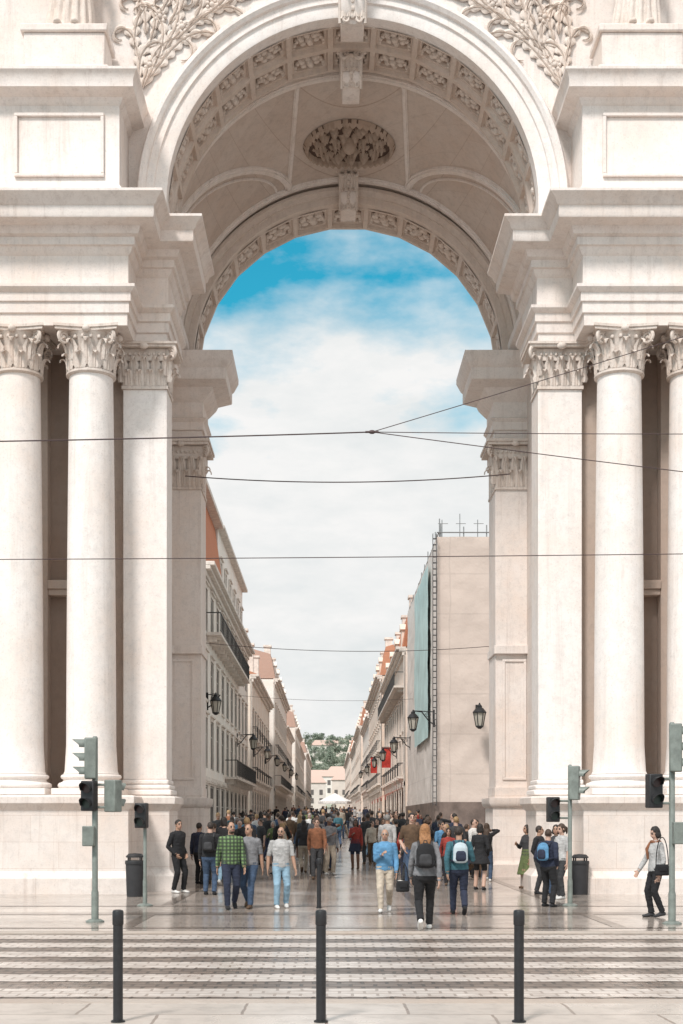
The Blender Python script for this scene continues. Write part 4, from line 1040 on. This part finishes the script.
FL2 = [(0.05,3.2,2.4,'d'),(4.3,2.5,1.6,'b'),(7.6,2.2,1.55,'w'),(10.8,2.0,1.5,'w')]
AW = cloth('awning_cream', (.62,.55,.47)); AWR = cloth('awning_red', (.42,.09,.06))
building('pale corner building at near left with orange tiled mansard and long iron balconies', -1, XL, 64, 99, 13.9, 10, FL, (.85,.81,.76), 'mansard', gz(64)-.1, ((1,True,78,98.5),(3,True,66,90)), 4.4, 77, idx=0)
lb = [(107,138,12.6,(.82,.75,.67),'cream building with small balconies second along the left side of the street'),(141,180,15.4,(.84,.80,.75),'off white building third along the left side of the street'),
      (186,222,13.0,(.80,.70,.61),'ochre building fourth along the left side of the street'),(229,266,15.2,(.82,.77,.71),'pale stone building fifth along the left side of the street'),(268,330,13.8,(.82,.75,.69),'long beige building sixth along the left side of the street'),(336,425,14.8,(.80,.74,.69),'farthest building at the left end of the street')]
for i,(a,b,h,c,l) in enumerate(lb): building(l, -1, XL+(.3 if i%2 else -.15), a, b, h, max(6,int((b-a)/3.6)), FL2, c, 'mansard' if i%2==1 else 'pitched', gz(a)-.1, ((1,i==1),(2,False)) if i < 3 else ((1,False),), 2.6, idx=10+i, awn=AW if i in (1,3) else None, tile=M_TILEW if i%2==0 else None)
rb = [(95,128,13.4,(.82,.70,.61),'warm cream building next behind the netted one on the right'),(131,170,14.8,(.80,.67,.57),'tan building third along the right side of the street'),(173,210,13.6,(.84,.77,.71),'off white building fourth along the right side of the street'),
      (217,255,14.8,(.81,.69,.60),'ochre beige building fifth along the right side of the street'),(257,320,14.0,(.82,.74,.67),'long pale building sixth along the right side of the street'),(326,425,14.6,(.80,.71,.64),'farthest building at the right end of the street')]
for i,(a,b,h,c,l) in enumerate(rb): building(l, 1, XR-(.25 if i%2 else 0), a, b, h, max(6,int((b-a)/3.6)), FL2, c, 'mansard', gz(a)-.1, ((1,False),(3,True)) if i==0 else ((1,False),(2,False)) if i < 3 else ((1,False),), 2.8, idx=20+i, awn=AWR if i in (0,2) else (AW if i == 1 else None), tile=M_TILE if i in (0,2) else M_TILEW)

# small red shop banners hanging on the right facades
M_RED = cloth('banner_red', (.50,.05,.035))
for i,(Y,z) in enumerate(((112,5.2),(142,5.4))):
    root = thing('shop_banner', ['plain red hanging banner on the warm cream building at right','plain red hanging banner on the tan building farther along the right'][i], 'banner', (XR,Y,z+gz(Y)))
    mb = MB(); mb.tube([(.1,0,1.7),(-1.0,0,1.7)], .025, 6); mb.build('pole', M_IRON, root, inv=False)
    mb = MB(); n = 10; vs = []
    for k in range(n+1): vs += [(-.2,.06*math.sin(k*.8),1.66-1.7*k/n),(-.95,.06*math.sin(k*.8+.9),1.66-1.7*k/n)]
    mb.add(vs,[(2*k,2*k+1,2*k+3,2*k+2) for k in range(n)]); mb.build('cloth', M_RED, root, inv=False)

# netted building
nb_ = thing('netted_building', 'corner building wrapped in beige scaffold netting with pale teal banner on the right', 'building', (XR+7,66.5,0))
def net(name, f, nu, nv, mat, par):
    mb = MB(); vs = [f(i/nu, j/nv) for j in range(nv+1) for i in range(nu+1)]
    mb.add(vs, [(j*(nu+1)+i,j*(nu+1)+i+1,(j+1)*(nu+1)+i+1,(j+1)*(nu+1)+i) for j in range(nv) for i in range(nu)]); return mb.build(name, mat, par, smooth=60)
def netmat(name, col):
    m, nt_, b = newmat(name); pos = nd(nt_,'ShaderNodeNewGeometry').outputs['Position']
    sp = nd(nt_,'ShaderNodeSeparateXYZ'); nt_.links.new(pos, sp.inputs[0])
    ad = nd(nt_,'ShaderNodeMath',operation='ADD'); nt_.links.new(sp.outputs[0],ad.inputs[0]); nt_.links.new(sp.outputs[1],ad.inputs[1])
    cx = nd(nt_,'ShaderNodeCombineXYZ'); nt_.links.new(ad.outputs[0],cx.inputs[0]); nt_.links.new(sp.outputs[2],cx.inputs[1])
    br = nd(nt_,'ShaderNodeTexBrick'); br.offset = 0; nt_.links.new(cx.outputs[0],br.inputs['Vector']); br.inputs['Scale'].default_value = 1
    br.inputs['Brick Width'].default_value = 2.5; br.inputs['Row Height'].default_value = 2.0; br.inputs['Mortar Size'].default_value = .05; br.inputs['Mortar Smooth'].default_value = .9
    br.inputs['Color1'].default_value = (*col,1); br.inputs['Color2'].default_value = tuple(c*.95 for c in col)+(1,); br.inputs['Mortar'].default_value = tuple(c*.86 for c in col)+(1,)
    n = tnoise(nt_, pos, .5, 6); c = mixc(nt_, ramp(nt_, n, [(.4,0),(.75,.4)]), br.outputs['Color'], tuple(c*.75 for c in col))
    nt_.links.new(c, b.inputs['Base Color']); b.inputs['Roughness'].default_value = .9; bump(nt_, b, tnoise(nt_,pos,1.2,4), .4, .15); return m
M_NET = netmat('beige_scaffold_net', (.61,.515,.455)); M_NET2 = netmat('pale_scaffold_net', (.72,.665,.625))
Y0, HT = 66.5, PZ(537, 66.5)
def rip(a,b): return .07*noise.noise(V((a*1.1,b*.9,3)))+.03*noise.noise(V((a*4,b*3,7)))
net('front_netting', lambda u,v: (XR+u*14, Y0-.05+rip(u*14,v*13), 2.6+v*(HT-2.6)), 60, 60, M_NET, nb_)
net('side_netting', lambda u,v: (XR-.0+rip(u*25,v*13+50), Y0+u*25, 2.6+v*(HT-2.6)), 80, 60, M_NET2, nb_)
mb = MB(); mb.box(XR+.3,XR+14,Y0+.4,Y0+25,-1,HT-.3); mb.build('wall', stone('netted_wall',(.5,.45,.4)), nb_, smooth=0)
mb = MB(); mb.box(XR+.05,XR+14,Y0-.15,Y0+.05,-.5,2.6); mb.box(XR-.12,XR+.05,Y0-.15,Y0+25,-.5,2.602); mb.build('hoarding', plain('hoarding_paint',(.18,.135,.115),.6,0,.5,1.2), nb_, smooth=0)
M_SCAF = plain('scaffold_steel',(.3,.3,.3),.4,.6)
def pole_(pts, r, nm='scaffold_pole'): mb = MB(); mb.tube(pts, r, 6); mb.build(nm, M_SCAF, nb_)
for i in range(12): x = XR+.2+i*1.15; pole_([(x,Y0+.15,2),(x,Y0+.15,HT+rnd.uniform(.3,1.1))], .03)
for i in range(10): y = Y0+.3+i*2.6; pole_([(XR+.15,y,2),(XR+.15,y,HT+rnd.uniform(.3,1.0))], .03)
pole_([(XR,Y0+.1,HT+.25),(XR+14,Y0+.1,HT+.25)], .03); pole_([(XR+.1,Y0,HT+.25),(XR+.1,Y0+25,HT+.25)], .03)
for i in range(4):
    mb = MB(); mb.tube([(XR+.3+i*.9,Y0+.6,HT-.4),(XR+.3+i*.9,Y0+.6,HT+1.0+.3*(i%2))], .022, 6); mb.tube([(XR+.1+i*.9,Y0+.6,HT+.8),(XR+.6+i*.9,Y0+.6,HT+.8)], .015, 6); mb.build('roof_aerial', M_SCAF, nb_)
net('banner', lambda u,v: (XR-.16+rip(u*6,v*9)*.6, Y0+4+u*11, PZ(742,75)+v*9.2), 16, 30, plain('teal_banner_cloth',(.50,.67,.67),.8,0,.2,.6), nb_)
mb = MB(); xm, ym = XR-.14, Y0-.3; w5 = .09
for dx in (-w5,w5):
    for dy in (-w5,w5): mb.tube([(xm+dx,ym+dy,2.4),(xm+dx,ym+dy,HT+.1)], .014, 5)
z = 2.5; k = 0
while z < HT:
    for dx in (-w5,w5): mb.tube([(xm+dx,ym-w5,z),(xm+dx,ym+w5,z)], .012, 5)
    for dy in (-w5,w5): mb.tube([(xm-w5,ym+dy,z),(xm+w5,ym+dy,z)], .018, 5)
    z += .3; k += 1
mb.build('hoist_mast', plain('mast_grey',(.07,.065,.065),.5), nb_)

# ------------------------------------------------------------------ distance: hill, houses, trees
mb = MB(); nu, nv = 60, 24; vs = []
def hill_z(y): t = min(1,max(0,(y-440)/150)); return gz(428)-.2+24*t*t*(3-2*t)
for j in range(nv+1):
    for i in range(nu+1):
        x = -400+800*i/nu; y = 428+500*j/nv; t = min(1,max(0,(y-440)/150)); 
        vs.append((x,y,hill_z(y)-.1+(3*noise.noise(V((x*.012,y*.012,0)))*t)))
mb.add(vs, [(j*(nu+1)+i,j*(nu+1)+i+1,(j+1)*(nu+1)+i+1,(j+1)*(nu+1)+i) for j in range(nv) for i in range(nu)])
struct(mb.build('hills', plain('hazy_hill_grass',(.36,.39,.32),.9,0,.3,.05), smooth=60))  # grass colour paled to carry distance haze
M_TILE3 = tiles('hazy_roof_tiles', (.60,.44,.37), (.55,.40,.34), (.46,.34,.29))  # terracotta paled: distance haze mixed into the tile colours
def house(px, Y, w_, h, col, label, zoff=0, roofh=2.4):
    x = PX(px,Y); z = hill_z(Y)+zoff; root = thing('house', label, 'house', (x,Y,z))
    mb = MB(); mb.box(x-w_/2,x+w_/2,Y,Y+9,z-6,z+h); mb.build('wall', plain('house_plaster_%d_%d'%(px,Y),col,.85,0,.12,.4), root, smooth=0)
    mb = MB(); mb.add([(x-w_/2-.4,Y-.4,z+h),(x+w_/2+.4,Y-.4,z+h),(x+w_/2+.4,Y+9.4,z+h),(x-w_/2-.4,Y+9.4,z+h),(x-w_/2+1.5,Y+4.5,z+h+roofh),(x+w_/2-1.5,Y+4.5,z+h+roofh)],[(0,1,5,4),(1,2,5),(2,3,4,5),(3,0,4)]); mb.build('roof', M_TILE3, root, smooth=0)
    n = max(2,int(w_/2.4))
    for i in range(n):
        for zz in ([1.2] if h < 5 else [-2.2,1.2,4.0]):
            m2 = MB(); xx = x-w_/2+(i+.5)*w_/n; m2.box(xx-.55,xx+.55,Y-.08,Y+.1,z+zz,z+zz+1.7); m2.build('window', plain('hazy_pane',(.14,.13,.125),.4), root, smooth=0)  # pane colour lifted with painted haze
house(312,440,9,8,(.72,.67,.62),'pale house with haze-paled roof closing the left end of the street',1)
house(329,466,13,7,(.76,.71,.66),'wide white house with hipped roof on the hill above the street end',3)
house(344,446,8,9,(.70,.63,.57),'narrow beige house closing the right end of the street',1)
house(316,496,8,4.5,(.74,.68,.61),'cream house higher on the hill at left',1)
house(339,503,9,4.5,(.72,.65,.58),'tan house under the hilltop trees at right',1)
house(322,560,9,4.5,(.76,.71,.66),'small white house scattered among the hilltop trees at left',2)
house(342,590,10,4.5,(.74,.68,.62),'small beige house scattered among the hilltop trees at right',2)
M_LEAF = [plain('hazy_leaf_dark',(.18,.22,.165),.8,0,.4,3), plain('hazy_leaf_mid',(.25,.295,.225),.8,0,.4,3), plain('hazy_leaf_light',(.33,.37,.29),.8,0,.4,3)]  # greens lightened and greyed, haze painted into the foliage
M_BARK = plain('bark',(.24,.21,.18),.9,0,.3,5)
def tree_meshes(seed, h):
    r = random.Random(seed); mb = MB()
    mb.tube([(0,0,-1),(r.uniform(-.2,.2),0,h*.25),(r.uniform(-.4,.4),.2,h*.55)],[h*.035,h*.026,h*.012],8)
    for k in range(6): a = r.uniform(0,6.28); mb.tube([(0,0,h*.3),(math.cos(a)*h*.15,math.sin(a)*h*.15,h*.5),(math.cos(a)*h*.28,math.sin(a)*h*.28,h*.68)],[h*.015,h*.01,h*.004],5)
    tr = mb
    cr = MB(); cl_ = [(r.gauss(0,h*.2),r.gauss(0,h*.2),h*r.uniform(.3,.92)) for _ in range(26)]
    for c in cl_:
        cr.mi = r.choice([0,0,1,1,2]); R_ = h*r.uniform(.08,.15)
        for _ in range(70):
            d = V((r.gauss(0,1),r.gauss(0,1),r.gauss(0,.8))).normalized()*R_*r.random()**.4; p = V(c)+d; u = V((r.gauss(0,1),r.gauss(0,1),r.gauss(0,1))).normalized(); w_ = u.orthogonal().normalized(); q = h*.03
            cr.add([p-u*q,p-w_*q*.6,p+u*q,p+w_*q*.6],[(0,1,2,3)])
    return tr, cr
protos = []
TLAB = ['bushy dark green tree', 'spreading mid green tree', 'tall loose green tree']
for i,(px,Y,h) in enumerate([(309,512,9),(314,540,9),(325,548,8),(311,524,8),(333,522,9),(335,560,11),(345,528,8),(349,518,10),(352,545,9),(328,578,11),(316,582,11),(334,600,9),(356,560,9),(303,560,10),(324,514,7),(330,535,9),(349,580,10),(309,585,11)]):
    j = i % 3
    loc = (PX(px,Y),Y,hill_z(Y))
    if j >= len(protos):
        t, c = tree_meshes(40+j, 12.0); root = thing('tree', '', 'tree', loc); t.build('trunk', M_BARK, root, inv=False); c.build('crown', M_LEAF, root, inv=False, smooth=0); protos.append(root)
    else:
        root = copy_tree(protos[j]); root.location = loc
    root.scale = (h/12,)*3; root.rotation_euler = (0,0,i*1.3)
    root['label'] = TLAB[j]+' on the distant hill above the street end'; root['category'] = 'tree'; root['group'] = 'trees on the distant hill'

# ------------------------------------------------------------------ street furniture
def bollard(loc, label):
    root = thing('bollard', label, 'bollard', loc, 0, None); x,y,z = loc
    mb = MB(); mb.lathe(0,0,[(.043,0),(.043,.84)],20); mb.build('post', M_BOLL, root, inv=False)
    mb = MB(); mb.lathe(0,0,[(.046,.842),(.049,.85),(.049,.955),(.044,.968),(.025,.975)],20); mb.build('cap', M_BOLL, root, inv=False)
    mb = MB(); mb.lathe(0,0,[(.062,-.01),(.062,.012),(.046,.02)],20); mb.build('base_ring', M_IRON, root, inv=False)
    return root
for px, l in ((118,'left black bollard in the foreground row by the crossing'),(321,'middle black bollard in the foreground row by the crossing'),(519,'right black bollard in the foreground row by the crossing')):
    Y = GY(1022); bollard((PX(px,Y),Y,.03), l)
Y = GY(908); bollard((PX(319,Y),Y,.03), 'small distant black bollard on the pavement beyond the crossing')
M_LR = plain('lens_red',(.035,.012,.011),.3,0,.1,1,0); M_LA = plain('lens_amber',(.05,.028,.012),.3,0,.1,1,0); M_LG = plain('lens_green',(.012,.03,.022),.3,0,.1,1,0)
def head(root, loc, rz, n, mat, w_=.24, d=.2, un=.215):
    mb = MB(); h = n*un; mb.box(-w_/2,w_/2,-d/2,d/2,0,h); 
    hd = mb.build('signal_head', mat, root, inv=False, bevel=.02); hd.location = loc; hd.rotation_euler = (0,0,rz)
    for i in range(n):
        zc = h-(i+.5)*un; m = [M_LR,M_LA,M_LG][i] if n == 3 else [M_LR,M_LG][i]
        mb = MB(); mb.add([(.08*math.cos(2*PI*k/20),-d/2-.012,zc+.08*math.sin(2*PI*k/20)) for k in range(20)],[tuple(range(20))]); mb.build('lens', m, hd, inv=False, smooth=0)
        mb = MB(); vs = []; fs = []
        for q, ln in ((.092,0),(.092,.2),(.086,.2),(.086,0)):
            for k in range(15):
                a = R(-25)+R(230)*k/14; vs.append((q*math.cos(a), -d/2-ln*(.45+.55*max(0,math.sin(a))), zc+q*math.sin(a)))
        for b in range(3):
            for k in range(14): fs.append((b*15+k,b*15+k+1,(b+1)*15+k+1,(b+1)*15+k))
        mb.add(vs, fs); mb.build('visor', M_BLK if mat is M_BLK else mat, hd, inv=False, smooth=60)
    return hd
def signal(px, foot, top, label, heads, boxes=(), pr=.05, mat=M_GREY):
    Y = GY(foot); s_ = F/Y; x = PX(px,Y); root = thing('traffic_light', label, 'traffic light', (x,Y,.03))
    zt_ = PZ(top,Y)-.03
    mb = MB(); mb.lathe(0,0,[(pr*1.25,0),(pr*1.25,.5),(pr,.55),(pr,zt_),(pr*.6,zt_+.03)],16); mb.build('pole', mat, root, inv=False)
    mb = MB(); mb.lathe(0,0,[(.16,-.01),(.16,.02),(.1,.05)],16); mb.build('base_plate', mat, root, inv=False)
    for (hx,ht,hb,rz,n,m) in heads:
        z0 = PZ(hb,Y)-.03; z1 = PZ(ht,Y)-.03; un = (z1-z0)/n
        lx = (hx-px)/s_; hd = head(root, (lx,-.06 if abs(lx) < .1 else 0,z0), R(rz), n, m, un=un)
        for zz in (z0+.08, z1-.08): mb = MB(); mb.tube([(0,0,zz),(lx,-.04,zz)], .022, 6); mb.build('bracket', mat, root, inv=False)
    for (bx,bt,bb) in boxes:
        z0 = PZ(bb,Y)-.03; z1 = PZ(bt,Y)-.03; mb = MB(); mb.box((bx-px)/s_-.1,(bx-px)/s_+.1,-.2,-.05,z0,z1); mb.build('control_box', mat, root, inv=False, bevel=.015)
signal(95,922,738,'grey green traffic light pole at left with three signal heads',[(91,738,779,-80,3,M_GREY),(90,781,811,-15,2,M_BLK),(113,780,812,150,2,M_GREY)],[(90,826,846)])
signal(672,924,724,'grey green traffic light pole at the right edge of the crossing',[(675,724,772,75,3,M_GREY),(654,774,808,10,2,M_BLK)],[(677,822,844)])
signal(570,906,766,'slim traffic light pole in front of the right pier',[(574,766,800,70,2,M_GREY),(553,797,822,5,2,M_BLK)],pr=.042)
signal(145,906,806,'short pedestrian signal pole in front of the left pier',[(142,803,828,-10,2,M_BLK)],pr=.035)
def bin_(px, foot, w_, h, label):
    Y = GY(foot); root = thing('litter_bin', label, 'bin', (PX(px,Y),Y,.03))
    r = w_/2
    mb = MB(); mb.lathe(0,0,[(r*.86,0),(r*.9,.03),(r,h*.72),(r,h*.74)],24); mb.build('body', M_RUB, root, inv=False)
    mb = MB(); mb.lathe(0,0,[(r*1.06,h*.742),(r*1.08,h*.8),(r*1.04,h*.83)],24); mb.build('rim', M_BLK, root, inv=False)
    mb = MB(); mb.lathe(0,0,[(r*.98,h*.9),(r*.98,h*.93),(r*.7,h*.985),(r*.1,h)],24)
    mb.build('lid', M_BLK, root, inv=False)
    for k in range(4): mb = MB(); a = PI/4+k*PI/2; mb.tube([(r*.9*math.cos(a),r*.9*math.sin(a),h*.8),(r*.9*math.cos(a),r*.9*math.sin(a),h*.92)], .018, 6); mb.build('lid_support', M_BLK, root, inv=False)
bin_(135,896.5,.42,.98,'dark round litter bin in front of the left pier')
bin_(580,894.5,.40,.94,'dark round litter bin in front of the right pier')
M_LAMPG = plain('lantern_glass',(.45,.42,.36),.2,0,.1,2,0)
def lantern(x, Y, z, out, label, size=1.0, arm=.9):
    root = thing('wall_lantern', label, 'street lamp', (x,Y,z), 0, None, size); o = V((out[0],out[1],0)).normalized()
    mb = MB(); mb.tube([(0,0,-.5),tuple(o*.25+V((0,0,-.35))),tuple(o*.6+V((0,0,.1))),tuple(o*arm+V((0,0,.15))),tuple(o*arm+V((0,0,.0)))], .03, 6)
    mb.tube([(0,0,.1),tuple(o*arm+V((0,0,.15)))], .022, 6)
    mb.tube([tuple(o*(.3+.14*math.cos(a)*(1-i/30))+V((0,0,-.05+.14*math.sin(a)*(1-i/30)))) for i in range(22) for a in [i*.5]], .014, 5)
    mb.box(-.06,.06,-.06,.06,-.6,.2); mb.build('bracket', M_IRON, root, inv=False)
    c = o*arm; mb = MB(); mb.lathe(c.x,c.y,[(.13,-.72),(.23,-.2)],6); mb.build('lantern_glass', M_LAMPG, root, inv=False, smooth=0)
    mb = MB()
    for k in range(6): a = 2*PI*k/6; mb.tube([(c.x+.135*math.cos(a),c.y+.135*math.sin(a),-.74),(c.x+.24*math.cos(a),c.y+.24*math.sin(a),-.19)], .018, 5)
    mb.lathe(c.x,c.y,[(.05,-.82),(.15,-.74),(.15,-.70)],12); mb.lathe(c.x,c.y,[(.27,-.2),(.27,-.16),(.16,-.02),(.1,.02),(.1,.08),(.03,.16),(.03,.2)],12)
    mb.build('lantern_frame', M_IRON, root, inv=False)
lantern(XL, 66.5, PZ(697,66.5), (1,0), 'black iron wall lantern on the pale corner building at left', 1.1, .4)
lantern(XR, 68, PZ(714,68), (-1,0), 'black iron wall lantern on the street side of the netted building', 1.1, 1.0)
lantern(PX(477,Y0-.1), Y0-.1, PZ(710,Y0), (0,-1), 'black iron wall lantern on the front of the netted building', 1.25, .9)
for i,Y in enumerate((88,108,128,150,175,205)):
    lantern(XL, Y, 6.6+gz(Y), (1,0), ['first','second','third','fourth','fifth','farthest'][i]+' black wall lantern beyond the corner lamp along the left facades', 1.1, 1.0)
for i,Y in enumerate((88,106,126,150,180)):
    lantern(XR, Y, 6.4+gz(Y), (-1,0), ['first','second','third','fourth','farthest'][i]+' black wall lantern past the netted corner along the right facades', 1.1, 1.0)
def parasol(px, Y, top, w_, mat, label):
    x = PX(px,Y); z0 = gz(Y); h = PZ(top,Y)-z0; root = thing('parasol', label, 'parasol', (x,Y,z0))
    mb = MB(); mb.lathe(0,0,[(.3,0),(.3,.06),(.04,.08),(.03,h)],12); mb.build('pole', M_GREY, root, inv=False)
    mb = MB(); r = w_/2; n = 8; ring = [(r*math.cos(2*PI*k/n),r*math.sin(2*PI*k/n),h-r*.5) for k in range(n)]; low = [(a*1.0,b*1.0,c-.2) for a,b,c in ring]
    mb.add([(0,0,h)]+ring+low,[(0,1+k,1+(k+1)%n) for k in range(n)]+[(1+k,1+n+k,1+n+(k+1)%n,1+(k+1)%n) for k in range(n)]); mb.build('canopy', mat, root, inv=False, smooth=0)
WH = cloth('parasol_white',(.85,.84,.82))
parasol(335,115,793,2.9,WH,'white parasol over the crowd in the middle of the street')
# overhead wires
M_WIRE = plain('wire_black',(.07,.045,.045),.6,.2)
def wire(pts, Y0_, Y1_, label, r=.012, sag=0):
    P_ = []
    (x0,y0),(x1,y1) = pts; n = 24
    a = V((PX(x0,Y0_),Y0_,PZ(y0,Y0_))); b = V((PX(x1,Y1_),Y1_,PZ(y1,Y1_)))
    for i in range(n+1): t = i/n; p = a.lerp(b,t); p.z -= sag*4*t*(1-t); P_.append(p)
    mb = MB(); mb.tube(P_, r, 6); tag(mb.build('overhead_wire', M_WIRE), label, 'wire')
wire(((-250,444),(372,432)),18,18,'thick tram wire crossing from the left to the junction below the arch', .009,.03)
wire(((372,432),(900,433)),18,18,'thick tram wire running from the junction level to the right', .0055,.02)
wire(((372,432),(900,268)),18,18.5,'tram wire rising from the junction up to the right', .0055,.02)
wire(((372,432),(900,497)),18,17.5,'tram wire descending from the junction to the right', .006,.02)
wire(((-250,560),(900,551)),20,20,'long tram wire crossing the whole arch below the junction', .0065,.03)
wire(((185,476),(510,474)),37,37,'short wire strung between the two inner pilasters of the arch', .015,.2)
wire(((180,640),(505,645)),46,46,'thin sagging wire across the street beyond the arch', .010,.3)
wire(((235,695),(440,697)),85,85,'faint wire strung between the street facades far off', .010,.3)
mb = MB(); p = V((PX(372,18),18,PZ(432,18))); mb.ell(p,(.05,.025,.028),10,6); mb.tube([p+V((-.09,0,0)),p+V((.09,0,0))],.015,8); tag(mb.build('wire_clamp', M_WIRE), 'small dark clamp joining the tram wires in front of the arch', 'clamp')
